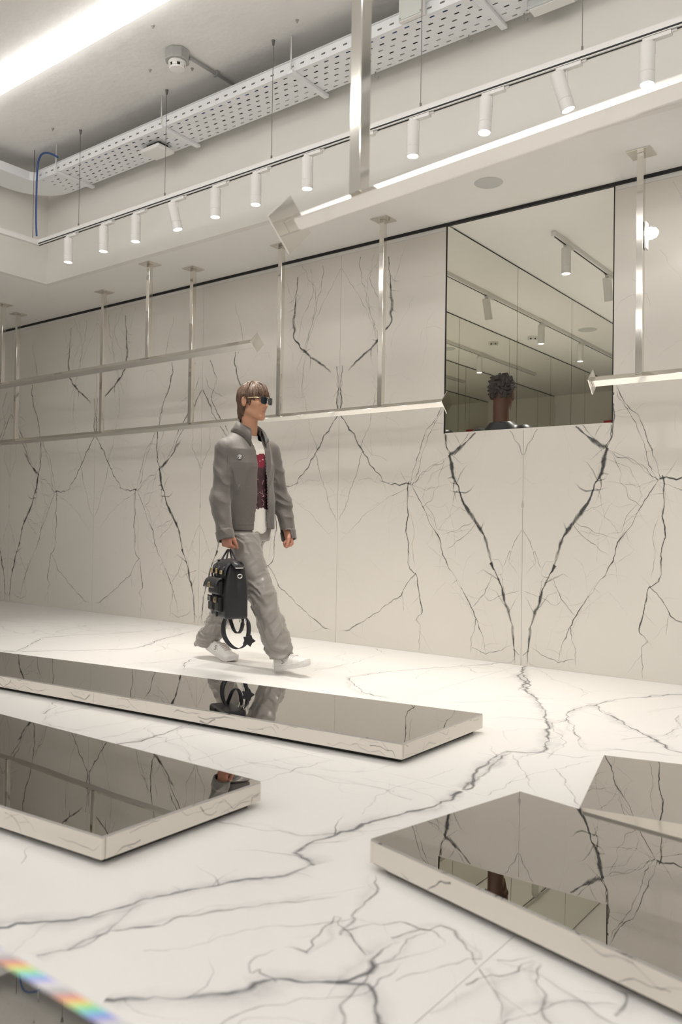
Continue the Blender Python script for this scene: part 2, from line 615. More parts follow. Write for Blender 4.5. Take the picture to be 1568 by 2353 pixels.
def C_(x, y): return (784 + x / 2, 1560 + y / 2)
def D_(x, y): return (x / 2, 1380 + y / 2)
def E_(x, y): return (x * 0.5485, 1900 + y * 0.5485)


Fv([(-150, 2140), (0, 2122), (150, 2112), (270, 2090), (330, 2068), (385, 2060), (500, 2035), (600, 2020), (690, 2004), (726, 1988)], 0.016, 0.85)
Fv([(726, 1988), (688, 1960), (700, 1948), (760, 1925), (870, 1885), (1000, 1850), (1042, 1830), (1078, 1800), (1092, 1770), (1130, 1745), (1165, 1725)], 0.018, 0.95)
Fv([(1165, 1725), (1215, 1730), (1255, 1722), (1262, 1690), (1258, 1660), (1240, 1620), (1212, 1580), (1208, 1530)], 0.016, 0.75)
Fv([(1042, 1830), (1100, 1790), (1175, 1728)], 0.012, 0.6)
Fv([(85, 2200), (160, 2185), (210, 2160), (245, 2132), (330, 2120), (430, 2098), (520, 2090), (660, 2075), (780, 2060)], 0.009, 0.55)
Fv([(160, 2185), (240, 2150), (330, 2075)], 0.010, 0.5)
Fv([(330, 2185), (440, 2175), (565, 2140), (640, 2128), (780, 2122), (880, 2120)], 0.006, 0.4)
Fv([(240, 2303), (350, 2298), (430, 2292), (520, 2294), (590, 2280), (612, 2258), (660, 2248), (780, 2245), (830, 2215), (842, 2195), (905, 2160)], 0.016, 0.9)
Fv([(842, 2195), (812, 2150), (782, 2105), (775, 2125), (740, 2165), (712, 2198), (650, 2180)], 0.008, 0.6)
Fv([(780, 2245), (850, 2260), (868, 2300), (880, 2353), (890, 2400)], 0.016, 0.75)
Fv([(640, 2255), (600, 2220), (575, 2240), (590, 2200), (635, 2180)], 0.006, 0.5)
Fv([(500, 2353), (560, 2320), (700, 2300), (770, 2290), (860, 2240), (900, 2240), (940, 2215)], 0.006, 0.5)
Fv([(760, 2380), (790, 2310), (830, 2270), (920, 2190), (935, 2155), (980, 2140)], 0.008, 0.5)
Fv([(905, 2160), (1010, 2130), (1060, 2160), (1090, 2210), (1130, 2270), (1160, 2353)], 0.007, 0.55)
Fv([(980, 2325), (1040, 2295), (1100, 2260), (1160, 2250), (1215, 2200)], 0.008, 0.55)
Fv([(784, 2150), (812, 2090), (860, 2040), (850, 2010)], 0.008, 0.5)
Fv([(790, 2140), (850, 2120), (930, 2120), (1000, 2140), (1020, 2170)], 0.006, 0.5)
Fv([(900, 2240), (990, 2225), (1080, 2200), (1180, 2210), (1240, 2200)], 0.005, 0.4)
Fv([(1260, 2353), (1250, 2300), (1230, 2240), (1240, 2210)], 0.008, 0.5)
Fv([(1100, 2400), (1200, 2330), (1330, 2300), (1440, 2310)], 0.007, 0.5)
Fv([(1430, 2340), (1450, 2290), (1410, 2265)], 0.012, 0.6)
Fv([(900, 1610), (1060, 1614), (1215, 1611)], 0.004, 0.45)
Fv([(1359, 1620), (1420, 1655), (1490, 1692), (1545, 1725), (1640, 1745)], 0.016, 0.8)
Fv([(1359, 1620), (1420, 1606), (1500, 1600), (1620, 1590)], 0.013, 0.75)
Fv([(1359, 1620), (1320, 1630), (1300, 1655), (1262, 1662)], 0.011, 0.6)
Fv([(1305, 1655), (1320, 1690), (1350, 1725), (1420, 1722), (1490, 1730), (1568, 1735)], 0.007, 0.5)
Fv([(1430, 1700), (1490, 1690), (1540, 1690), (1568, 1640)], 0.007, 0.5)
Fv([(1100, 1730), (1170, 1745), (1240, 1725), (1330, 1740), (1390, 1735)], 0.006, 0.45)
Fv([(1130, 1830), (1190, 1790), (1260, 1770), (1300, 1760), (1380, 1745)], 0.006, 0.4)
Fv([(1175, 1735), (1210, 1780), (1240, 1830)], 0.006, 0.4)
Fv([(1280, 1765), (1300, 1800), (1320, 1860)], 0.006, 0.4)
Fv([(840, 1785), (940, 1815), (1090, 1870)], 0.003, 0.35)
Fv([(820, 1870), (900, 1810), (980, 1790), (1060, 1760)], 0.005, 0.3)
Fv([(960, 200), (1010, 290), (960, 370)], 0.008, 0.4, C_)
Fv([(-300, 240), (0, 232), (80, 235), (120, 215), (200, 172), (320, 160), (520, 150), (700, 138), (900, 128)], 0.010, 0.7, D_)
Fv([(100, 234), (440, 228), (600, 222), (690, 200), (760, 172), (830, 155), (905, 135)], 0.012, 0.75, D_)
Fv([(0, 90), (200, 100), (400, 120), (540, 105), (700, 130)], 0.006, 0.4, D_)
Fv([(880, 270), (855, 290), (840, 320)], 0.010, 0.6, D_)
Fv([(320, 1130), (420, 1115), (500, 1105), (620, 1095), (720, 1090), (830, 1080), (930, 1064)], 0.008, 0.75, A_)
Fv([(190, 1105), (280, 1085), (400, 1060), (460, 1040), (420, 1020), (390, 1008)], 0.006, 0.55, A_)
Fv([(972, 1066), (985, 1085), (965, 1120), (985, 1150), (968, 1180)], 0.020, 0.85, A_)
Fv([(800, 1558), (812, 1575), (828, 1592), (900, 1605)], 0.010, 0.75)
Fv([(720, 1080), (760, 1090), (800, 1110), (1000, 1100), (1150, 1080), (1300, 1110), (1500, 1115)], 0.006, 0.4, A_)
Fv([(550, 665), (640, 648), (690, 632), (750, 615), (800, 600), (860, 575), (905, 553)], 0.010, 0.75, D_)
Fv([(480, 632), (600, 600), (720, 580), (830, 575)], 0.004, 0.3, D_)
Fv([(600, 690), (720, 655), (850, 620), (1000, 600)], 0.004, 0.35, D_)
Fv([(1050, 780), (1200, 740), (1400, 710), (1568, 690), (1800, 600)], 0.005, 0.3, D_)
Fv([(1100, 670), (1300, 650), (1500, 640)], 0.004, 0.3, D_)
Fv([(215, 520), (240, 480), (230, 470), (300, 455)], 0.008, 0.5, D_)
Fv([(1180, 845), (1260, 800), (1380, 770), (1550, 720)], 0.006, 0.4, D_)
Fv([(0, 1015), (100, 1000), (210, 1012), (150, 985), (60, 960), (0, 985)], 0.009, 0.6, D_)
Fv([(60, 1210), (110, 1140), (260, 1080), (400, 1100)], 0.006, 0.4, D_)

RF = np.random.default_rng(33)
for _ in range(150):
    p = np.array([RF.uniform(-7, 1.5), RF.uniform(0.6, 5.2)])
    a = RF.uniform(0, 2 * math.pi)
    q = [p]
    for k in range(7):
        a += RF.normal(0, 0.45)
        q.append(q[-1] + np.array([math.cos(a), math.sin(a)]) * 0.12)
    FL.append((q, RF.uniform(0.003, 0.006), RF.uniform(0.10, 0.28), 0.012))
FRIB = vein_set(FL, np.random.default_rng(9), spurs=0.7, ds=0.016, soft=True)

floor = tag(box('floor', (-12, -5, -0.08), (5, 5.3, -0.0125), M['joint']), kind='structure')
ff = lambda a, b, h: (a, b, h)
xs = [-12] + [REF_R[0] + k * PW for k in range(-4, 6)]
ys = [-5, -2.6, 0.0, 2.62, 5.2598]
for i in range(len(xs) - 1):
    for j in range(len(ys) - 1):
        g = 0.0010
        a0, a1, b0, b1 = xs[i] + g, min(xs[i + 1], 5) - g, ys[j] + g, ys[j + 1] - g
        slab('marble_slab', [(a0, b0), (a1, b0), (a1, b1), (a0, b1)], ff, 0.0125, FRIB if j >= 2 else [],
             [M['floor_marble'], M['floor_vein']], floor)

# ------------------------------------------------------------------ low platforms with mirror tops
HP = 0.085


def platform(name, poly, label, seed):
    """poly counter-clockwise; dark recessed foot, marble skirt stones, mirror top."""
    cx = sum(p[0] for p in poly) / len(poly)
    cy = sum(p[1] for p in poly) / len(poly)
    root = tag(empty(name, (cx, cy, 0)), label, 'platform', 'low mirror-topped platforms on the marble floor')
    rng = np.random.default_rng(seed)
    pl = [(x - cx, y - cy) for x, y in poly]
    n = len(pl)

    def inset(d):
        res = []
        for i in range(n):
            p0, p1, p2 = (np.array(pl[i - 1]), np.array(pl[i]), np.array(pl[(i + 1) % n]))
            e1 = (p1 - p0) / np.linalg.norm(p1 - p0)
            e2 = (p2 - p1) / np.linalg.norm(p2 - p1)
            n1, n2 = np.array([-e1[1], e1[0]]), np.array([-e2[1], e2[0]])
            k = (n1 + n2) / (1 + n1 @ n2)
            res.append(tuple(p1 + k * d))
        return res
    bm = bmesh.new()
    add_prism(bm, inset(0.030), 0.0005, 0.020)
    build('recessed_foot', bm, M['black_gap'], root)
    bm = bmesh.new()
    add_prism(bm, inset(0.0125), 0.020, HP - 0.006)
    build('core', bm, M['grey_wall'], root)
    bm = bmesh.new()
    add_prism(bm, inset(0.0015), HP - 0.006, HP)
    build('mirror_top', bm, M['mirror_floor'], root)
    ins = inset(0.0125)
    for i in range(n):
        p, q = np.array(pl[i]), np.array(pl[(i + 1) % n])
        pi, qi = np.array(ins[i]), np.array(ins[(i + 1) % n])
        L = np.linalg.norm(q - p)
        e = (q - p) / L
        nn = np.array([e[1], -e[0]])
        m = max(1, round(L / 1.6))
        for k in range(m):
            s0, s1 = L * k / m + 0.0008 + (0.0125 if k == 0 else 0), L * (k + 1) / m - 0.0008
            lines = []
            for _ in range(int(5 + 6 * (s1 - s0))):
                a = rng.uniform(s0, s1)
                z0 = rng.uniform(0.02, 0.08)
                d = rng.choice([-1, 1])
                pts = [(a, z0)]
                for _k in range(5):
                    pts.append((pts[-1][0] + d * rng.uniform(0.01, 0.06), pts[-1][1] + rng.normal(0, 0.018)))
                lines.append((pts, rng.uniform(0.002, 0.006), rng.uniform(0.2, 0.6), 0.004))
            rb = vein_set(lines, rng, spurs=0.5, ds=0.01)
            fm = lambda a, b, h, p=p, e=e, nn=nn: (p[0] + e[0] * a + nn[0] * h, p[1] + e[1] * a + nn[1] * h, b)
            slab('skirt_stone', [(s0, 0.020), (s1, 0.020), (s1, HP - 0.0065), (s0, HP - 0.0065)], fm, 0.0115, rb,
                 [M['edge_marble'], M['floor_vein']], root)
    return root


platform('mirror_platform', [(-7.0, 2.205), (-1.773, 2.745), (-1.773, 3.422), (-7.0, 2.62)],
         'low mirror-topped marble platform nearest the walking man, reflecting his legs', 1)
platform('mirror_platform', [(-6.0, 1.01), (-1.871, 1.402), (-1.871, 2.034), (-6.0, 1.927)],
         'low mirror-topped marble platform at the left, in front of the one at the man\'s feet', 2)
platform('mirror_platform', [(1.5, 1.226), (1.5, 3.78), (-0.831, 3.174), (-1.097, 3.104), (-0.946, 2.462), (-1.157, 2.5), (-1.299, 1.856)],
         'notched low mirror-topped platform at the lower right reflecting the wall opening', 3)
# polished strip lying on the notched platform
c = [onz(1337, 1860, HP), onz(1640, 1911, HP), onz(1640, 1952, HP), onz(1339, 1868, HP)]
bm = bmesh.new()
add_prism(bm, [(p[0], p[1]) for p in c], HP + 0.0003, HP + 0.006)
tag(build('steel_strip', bm, M['chrome']), 'tapering polished steel strip lying on the notched mirror platform', 'strip')

# plinth under the lens with a bevelled mirror top
pz = 0.53
py = float(onz(100, 2226, pz)[1]) - 0.020
root = tag(empty('mirror_plinth', (-0.5, 0.0, 0)), 'tall plinth in the bottom left corner with a mirror top and a rainbow glass edge', 'plinth')
box('plinth_body', (-0.9, -0.5, 0.0005), (0.9, py - 0.008, pz - 0.008), M['white_metal'], root)
box('mirror_top', (-0.9, -0.5, pz - 0.008), (0.9, py, pz), mat('plinth_mirror', (0.66, 0.645, 0.62), 0.02, 1.0), root)
mi = bpy.data.materials.new('prismatic_glass')  # rainbow of split light painted as base colour bands
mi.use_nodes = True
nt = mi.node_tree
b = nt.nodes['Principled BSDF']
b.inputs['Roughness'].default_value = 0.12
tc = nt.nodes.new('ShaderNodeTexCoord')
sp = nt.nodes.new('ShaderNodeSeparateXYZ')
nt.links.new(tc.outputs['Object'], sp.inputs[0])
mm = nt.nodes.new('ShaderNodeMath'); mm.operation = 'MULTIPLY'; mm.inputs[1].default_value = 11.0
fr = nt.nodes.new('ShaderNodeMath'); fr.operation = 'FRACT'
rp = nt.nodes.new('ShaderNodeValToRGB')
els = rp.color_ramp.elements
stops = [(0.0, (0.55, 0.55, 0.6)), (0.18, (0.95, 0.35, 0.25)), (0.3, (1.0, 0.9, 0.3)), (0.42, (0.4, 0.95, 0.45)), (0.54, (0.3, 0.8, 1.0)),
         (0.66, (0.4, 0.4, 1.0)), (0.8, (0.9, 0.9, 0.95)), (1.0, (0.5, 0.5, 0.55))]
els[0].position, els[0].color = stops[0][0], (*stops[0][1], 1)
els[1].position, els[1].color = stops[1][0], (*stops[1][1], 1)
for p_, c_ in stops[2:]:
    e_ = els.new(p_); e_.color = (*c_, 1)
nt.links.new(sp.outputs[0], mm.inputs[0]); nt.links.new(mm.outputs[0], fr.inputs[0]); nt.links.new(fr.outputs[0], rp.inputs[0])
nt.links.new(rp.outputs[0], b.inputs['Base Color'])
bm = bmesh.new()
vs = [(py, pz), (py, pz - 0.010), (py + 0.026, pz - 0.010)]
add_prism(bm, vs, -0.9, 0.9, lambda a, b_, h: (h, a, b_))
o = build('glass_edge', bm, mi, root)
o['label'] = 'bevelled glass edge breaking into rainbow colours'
for ch in root.children: ch.location = (0.5, 0, 0)

# ------------------------------------------------------------------ ceilings, bulkheads, other walls
XB = -6.95
tag(box('ceiling', (XB - 0.05, -5, ZC), (5, YB + 0.05, ZC + 0.1), M['concrete']), kind='structure')
bm = bmesh.new()
add_box(bm, (-12, YB + 0.0005, ZS), (5, 5.36, ZS + 0.06))
add_box(bm, (-12, -5, ZS), (XB - 0.0005, YB, ZS + 0.06))
tag(build('ceiling_soffit', bm, M['plaster']), kind='structure')
bm = bmesh.new()
add_box(bm, (XB, YB, ZS - 0.0005), (5, YB + 0.06, ZC - 0.001))
add_box(bm, (XB - 0.06, -5, ZS - 0.0005), (XB, YB + 0.06, ZC - 0.001))
tag(build('wall_bulkhead', bm, M['bulkhead']), kind='structure')
tag(box('wall_left', (-12.1, -5, 0), (-12, 5.3, ZS), M['plaster']), kind='structure')
tag(box('wall_right', (5, -5, 0), (5.1, 5.3, ZC), M['plaster']), kind='structure')
tag(box('wall_front', (-12, -5.1, 0), (5, -5, ZC), M['grey_wall']), kind='structure')

for px, py in ((683, 46), (442, 157), (121, 295), (345, 160), (352, 58)):
    q = onz(px, py, ZC)
    bm = bmesh.new()
    add_lathe(bm, [(0.012, -0.0004), (0.010, -0.006), (0.005, -0.007), (0.005, -0.018), (0, -0.018)], 10, Matrix.Translation((q[0], q[1], ZC)))
    build('anchor_bolt', bm, M['grey_metal'], bpy.data.objects['ceiling'])

# ------------------------------------------------------------------ the mirrored corridor behind the opening
CY1, CZ0 = 13.2, 0.20
tag(box('floor_corridor', (XL - 0.1, 5.361, CZ0 - 0.1), (XR + 0.1, CY1, CZ0), M['floor_marble']), kind='structure')
tag(box('ceiling_corridor', (XL - 0.1, 5.361, ZS), (XR + 0.1, CY1, ZS + 0.06), M['plaster']), kind='structure')
tag(box('wall_corridor_end', (XL - 0.1, CY1, CZ0), (XR + 0.1, CY1 + 0.05, ZS), M['plaster']), kind='structure')
for side, x, sg in (('left', XL, -1), ('right', XR, 1)):
    bk = tag(box('wall_corridor_' + side, (min(x + sg * 0.006, x + sg * 0.08), 5.361, CZ0), (max(x + sg * 0.006, x + sg * 0.08), CY1, ZS), M['black_gap']), kind='structure')
    y = 5.268
    brk = [6.47, 7.68, 8.89, 10.1, 11.3, 12.5, CY1]
    for yb in brk:
        box('mirror_panel', (min(x, x + sg * 0.006), y + 0.004, CZ0 + 0.004), (max(x, x + sg * 0.006), yb - 0.002, ZS - 0.014), M['mirror_wall'], bk)
        y = yb
d = tag(box('door_1', (XL + 0.25, CY1 - 0.03, CZ0), (XR - 0.15, CY1 - 0.0005, 2.5), M['grey_wall']), kind='structure')
box('door_frame', (XL + 0.18, CY1 - 0.04, 2.5), (XR - 0.08, CY1 - 0.0005, 2.57), M['black_gap'], d)
t = tag(empty('alarm_box', (XR - 0.25, CY1 - 0.2, 2.6)), 'small red alarm box at the far end of the mirrored corridor', 'alarm')
box('housing', (-0.09, 0.0, -0.09), (0.09, 0.12, 0.09), M['red'], t, bevel=0.01)
box('bracket', (-0.02, 0.12, -0.02), (0.02, 0.1995, 0.02), M['white_metal'], t)

# ------------------------------------------------------------------ linear ceiling lights
def linear_light(y0, y1, x0, x1, z, label, face='tube_face'):
    r = tag(empty('linear_light', ((x0 + x1) / 2, (y0 + y1) / 2, ZC)), label, 'ceiling light', 'linear lights under the concrete ceiling')
    hx, hy = (x1 - x0) / 2, (y1 - y0) / 2
    box('housing', (-hx, -hy + 0.03, z - ZC + 0.03), (hx, hy - 0.03, -0.0005), M['white_metal'], r)
    box('diffuser', (-hx, -hy, z - ZC - 0.01), (hx, hy, z - ZC + 0.0295), M[face], r, bevel=0.012)
    return r


linear_light(3.13, 3.235, -6.6, 2.0, 4.09, 'long white linear light glowing on the concrete ceiling at the upper left')
for k, yy in enumerate((1.02, -0.9, -2.8)):  # unseen brighter tubes, added to fill the near floor and room
    linear_light(yy, yy + 0.18, -6.6, 4.0, 4.09, ['linear light above the notched mirror platform, out of the frame',
                 'linear light straight above the camera, out of the frame', 'linear light behind the camera, out of the frame'][k], 'tube_face_bright')

# ------------------------------------------------------------------ hung track with its spotlights
YT, TZ0, TZ1 = 4.0, 3.315, 3.358
trk = tag(empty('lighting_track', (-2.5, YT, TZ0)), 'long white lighting track hung on thin wires below the concrete ceiling', 'track')
XTL = -6.377
bm = bmesh.new()
add_box(bm, (XTL + 2.5 - 0.018, -0.018, 0.0), (6.5, 0.018, TZ1 - TZ0))
add_box(bm, (XTL + 2.5 - 0.018, -6.0, 0.0), (XTL + 2.5 + 0.018, -0.0185, TZ1 - TZ0))
build('track_profile', bm, M['white_metal'], trk)
bm = bmesh.new()
add_box(bm, (XTL + 2.5, -0.006, -0.0012), (6.4, 0.006, -0.0003))
add_box(bm, (XTL + 2.5, -0.0185, 0.004), (6.4, -0.0181, 0.014))
build('track_slot', bm, M['black_gap'], trk)
for x in (-5.81, -4.745, -3.68, -2.52, -1.56, -0.5, 0.6):
    bm = bmesh.new()
    add_tube(bm, [(x + 2.5, 0, TZ1 - TZ0), (x + 2.5, 0, ZC - TZ0 - 0.0005)], 0.0022, 6)
    add_tube(bm, [(x + 2.5, 0, TZ1 - TZ0), (x + 2.5, 0, TZ1 - TZ0 + 0.03)], 0.006, 8)
    add_tube(bm, [(x + 2.5, 0, ZC - TZ0 - 0.035), (x + 2.5, 0, ZC - TZ0 - 0.0005)], [0.006, 0.013], 8)
    build('wire', bm, M['wire'], trk)


def spotlight(loc, label, group, power, tilt=(0, 0), length=0.20, rad=0.037, along='x', lit=True):
    """loc: on the underside of the track; hangs a can on a side stem."""
    r = tag(empty('track_spotlight', loc), label, 'spotlight', group)
    rz = 0 if along == 'x' else math.pi / 2
    R = Matrix.Rotation(rz, 4, 'Z')
    bm = bmesh.new()
    add_box(bm, (-0.02, -0.016, -0.022), (0.115, 0.016, -0.0014), R)
    add_box(bm, (0.115, -0.008, -0.012), (0.14, 0.008, -0.0014), R)
    build('adapter', bm, M['white_metal'], r, bevel=0.003)
    bm = bmesh.new()
    add_tube(bm, [R @ Vector((0.035, 0, -0.02)), R @ Vector((0.035, 0, -0.085))], 0.006, 8)
    add_tube(bm, [R @ Vector((0.035, 0, -0.08)), R @ Vector((0.0, 0, -0.08))], 0.006, 8)
    build('stem', bm, M['white_metal'], r, smooth=True)
    T_ = Matrix.Translation((0, 0, -0.08)) @ Matrix.Rotation(math.radians(tilt[0]), 4, 'X') @ Matrix.Rotation(math.radians(tilt[1]), 4, 'Y') @ Matrix.Translation((0, 0, 0.055))
    prof = [(0, 0), (rad - 0.003, 0), (rad, -0.003), (rad, -length * 0.72), (rad - 0.0015, -length * 0.722), (rad - 0.0015, -length * 0.73),
            (rad, -length * 0.732), (rad, -length), (rad - 0.004, -length), (rad - 0.006, -length + 0.012)]
    lathe('can', prof, M['white_metal'], r, 28, T_)
    lathe('lamp_lens', [(0, -length + 0.006), (rad - 0.0055, -length + 0.006)], M['lamp_face'] if lit else M['white_metal'], r, 24, T_)
    ld = bpy.data.lights.new('lamp', 'SPOT')
    ld.energy = power
    ld.color = SPOT_COL
    ld.spot_size = math.radians(72)
    ld.spot_blend = 0.9
    ld.shadow_soft_size = 0.035
    lo = bpy.data.objects.new('lamp', ld)
    COL.objects.link(lo)
    lo.parent = r
    lo.matrix_local = T_ @ Matrix.Translation((0, 0, -length - 0.003))
    return r


order = ['leftmost', 'second from the left', 'third from the left', 'fourth from the left, tilted', 'fifth from the left', 'sixth from the left',
         'seventh from the left', 'eighth from the left, half behind the steel post', 'ninth from the left', 'tenth from the left', 'eleventh from the left, tilted', 'twelfth from the left']
for i, x in enumerate((-5.944, -5.472, -5.074, -4.641, -4.205, -3.817, -3.367, -2.96, -2.569, -2.10, -1.675, -1.236)):
    tl = {3: (8, -10), 10: (10, -14), 9: (-6, 0)}.get(i, (0, 0))
    spotlight((x, YT, TZ0), 'white cylinder spotlight on the hung track, ' + order[i], 'spotlights on the hung track', SPOT_W, tl)

# corridor track and spots
ct = tag(empty('corridor_track', (-2.49, 5.9, ZS)), 'short lighting track on the ceiling of the mirrored corridor', 'track')
box('track_profile', (-0.018, -0.05, -0.038), (0.018, 5.2, -0.0005), M['white_metal'], ct)
box('track_slot', (-0.006, -0.03, -0.0392), (0.006, 5.18, -0.0384), M['black_gap'], ct)
corr = ['nearest the opening', 'second from the opening', 'third from the opening', 'farthest from the opening']
for i, (y, tl) in enumerate(((6.10, (0, 0)), (7.02, (18, 0)), (8.28, (0, 0)), (9.4, (0, 0)))):
    spotlight((-2.49, y, ZS - 0.0385), 'white spotlight on the corridor ceiling track, ' + corr[i], 'spotlights in the mirrored corridor', CORR_W, tl, along='y')
lathe('corridor_speaker', [(0, -0.004), (0.10, -0.004), (0.104, -0.0005)], M['speaker_grille'], None, 32, Matrix.Translation((-2.73, 8.99, ZS)))
tag(bpy.data.objects['corridor_speaker'], 'flush round grey speaker in the corridor ceiling, seen in the mirrors', 'speaker')


def smoke_detector(loc, label, conduit=None):
    r = tag(empty('smoke_detector', loc), label, 'smoke detector')
    z0 = 0
    if conduit:
        bm = bmesh.new()
        n = 8
        add_prism(bm, [(0.085 * math.cos(math.pi * (2 * k + 1) / n), 0.085 * math.sin(math.pi * (2 * k + 1) / n)) for k in range(n)], -0.075, -0.0005)
        build('base_box', bm, M['grey_metal'], r, bevel=0.006)
        z0 = -0.0755
        bm = bmesh.new()
        add_tube(bm, conduit, 0.011, 10)
        build('conduit', bm, M['grey_metal'], r, smooth=True)
        box('conduit_clip', (conduit[1][0] - 0.022, conduit[0][1] + 0.24, -0.034), (conduit[1][0] + 0.022, conduit[0][1] + 0.262, -0.0005), M['grey_metal'], r)
    T_ = Matrix.Translation((0, 0, z0))
    lathe('head', [(0.06, -0.0005), (0.06, -0.022), (0.056, -0.024)], M['white_metal'], r, 28, T_)
    lathe('vent', [(0.05, -0.024), (0.05, -0.040)], M['dark_plastic'], r, 28, T_)
    lathe('cap', [(0.052, -0.040), (0.054, -0.044), (0.05, -0.052), (0.03, -0.060), (0, -0.062)], M['white_metal'], r, 28, T_)
    bm = bmesh.new()
    for k in range(6):
        a = k * math.pi / 3
        add_box(bm, (0.046, -0.016, -0.041), (0.055, 0.016, -0.023), T_ @ Matrix.Rotation(a, 4, 'Z'))
    build('vent_rib', bm, M['white_metal'], r, kind='stuff')
    return r


smoke_detector((-4.297, 3.709, ZC), 'white smoke detector on a grey octagonal box on the concrete ceiling', [(0.03, 0.08, -0.02), (0.035, 0.10, -0.02), (0.037, 0.715, -0.02)])
smoke_detector((-2.08, 8.97, ZS), 'small white smoke detector on the corridor ceiling, seen in the mirrors')
lathe('ceiling_speaker', [(0, -0.004), (0.088, -0.004), (0.093, -0.0005)], M['speaker_grille'], None, 40, Matrix.Translation((-2.488, 4.79, ZS)))
tag(bpy.data.objects['ceiling_speaker'], 'flush round grey speaker in the white soffit above the opening', 'speaker')

# ------------------------------------------------------------------ perforated cable tray
TY0, TY1, TZ = 4.055, 4.385, 3.932
tr = tag(empty('cable_tray', (-3, TY0, TZ)), 'long white perforated cable tray under the concrete ceiling', 'cable tray')


def perforated(name, x0, x1, rows, wid, fmap, per=0.088, slot=0.032, sw=0.011, alt=True):
    """a sheet with real slots; rows give the slot centres across the width."""
    ys = [0.0]
    for c in rows: ys += [c - sw / 2, c + sw / 2]
    ys.append(wid)
    n = int((x1 - x0) / per)
    bm = bmesh.new()
    for j in range(len(ys) - 1):
        hole = j % 2 == 1
        sh = per / 2 if (alt and (j // 2) % 2) else 0.0
        if not hole:
            bm.faces.new([bm.verts.new(fmap(*q)) for q in ((x0, ys[j]), (x1, ys[j]), (x1, ys[j + 1]), (x0, ys[j + 1]))])
            continue
        cur = x0
        for k in range(n):
            s = x0 + k * per + sh + 0.02
            if s + slot > x1: break
            bm.faces.new([bm.verts.new(fmap(*q)) for q in ((cur, ys[j]), (s, ys[j]), (s, ys[j + 1]), (cur, ys[j + 1]))])
            cur = s + slot
        bm.faces.new([bm.verts.new(fmap(*q)) for q in ((cur, ys[j]), (x1, ys[j]), (x1, ys[j + 1]), (cur, ys[j + 1]))])
    bmesh.ops.remove_doubles(bm, verts=bm.verts[:], dist=1e-5)
    o = build(name, bm, M['tray_metal'], tr)
    return o


wd = TY1 - TY0
perforated('tray_bottom', -3.5, 5.2, [wd * q for q in (0.10, 0.27, 0.43, 0.60, 0.77, 0.92)], wd, lambda a, b: (a, b, 0))
perforated('side_rail', -3.5, 5.2, [0.035], 0.075, lambda a, b: (a, 0, b))
perforated('side_rail', -3.5, 5.2, [0.035], 0.075, lambda a, b: (a, wd, b))
bm = bmesh.new()
add_box(bm, (-3.5, -0.014, 0.074), (5.2, 0.0, 0.0765))
build('rail_lip', bm, M['tray_metal'], tr)
# the bend at the left end, turning towards the room
bm = bmesh.new()
rc, cxx, cyy = 0.06, -3.5, -0.06
n = 12
pi_, po_ = [], []
for k in range(n + 1):
    a = math.pi / 2 + k / n * math.pi / 2
    pi_.append((cxx + rc * math.cos(a), cyy + rc * math.sin(a)))
    po_.append((cxx + (rc + wd) * math.cos(a), cyy + (rc + wd) * math.sin(a)))
pi_.append((cxx - rc, -0.9)); po_.append((cxx - rc - wd, -0.9))
for k in range(n + 1):
    bm.faces.new([bm.verts.new((*q, 0)) for q in (pi_[k], pi_[k + 1], po_[k + 1], po_[k])])
    for s in (pi_, po_):
        bm.faces.new([bm.verts.new((*s[k], 0)), bm.verts.new((*s[k + 1], 0)), bm.verts.new((*s[k + 1], 0.075)), bm.verts.new((*s[k], 0.075))])
bmesh.ops.remove_doubles(bm, verts=bm.verts[:], dist=1e-5)
smooth_by_angle(build('tray_bend', bm, M['tray_metal'], tr))
for x in (-6.2, -4.84, -3.55, -2.2, -0.9):
    lx = x + 3
    bm = bmesh.new()
    add_box(bm, (lx - 0.02, -0.03, -0.024), (lx + 0.02, wd + 0.03, -0.0008))
    build('cross_bar', bm, M['tray_metal'], tr, bevel=0.003)
    bm = bmesh.new()
    for k in range(7):
        add_box(bm, (lx - 0.0212, 0.02 + k * 0.045, -0.016), (lx - 0.0201, 0.045 + k * 0.045, -0.008))
    build('bar_slot', bm, M['grey_metal'], tr, kind='stuff')
    tube('hanger_rod', [(lx, -0.021, -0.02), (lx, -0.021, ZC - TZ - 0.0005)], 0.005, M['white_metal'], tr, 8)
for k, (yy, rr, mt) in enumerate(((0.11, 0.010, 'dark_plastic'), (0.16, 0.010, 'grey_metal'), (0.21, 0.010, 'dark_plastic'), (0.26, 0.010, 'grey_metal'), (0.05, 0.008, 'blue_cable'))):
    pts = [(-3.4 + 0.3 * q, yy + 0.012 * math.sin(q * 1.3 + k * 2), rr + 0.001) for q in range(29)]
    tag(tube('data_cable', [(p[0] - 3, p[1] + TY0, p[2] + TZ) for p in pts], rr, M[mt], None, 8),
        ['black cable lying in the middle of the perforated tray', 'grey cable beside the middle black cable in the tray', 'black cable lying right of the grey ones in the tray',
         'grey cable along the far side of the tray', 'blue cable along the near side of the tray'][k], 'cable', 'cables in the tray')
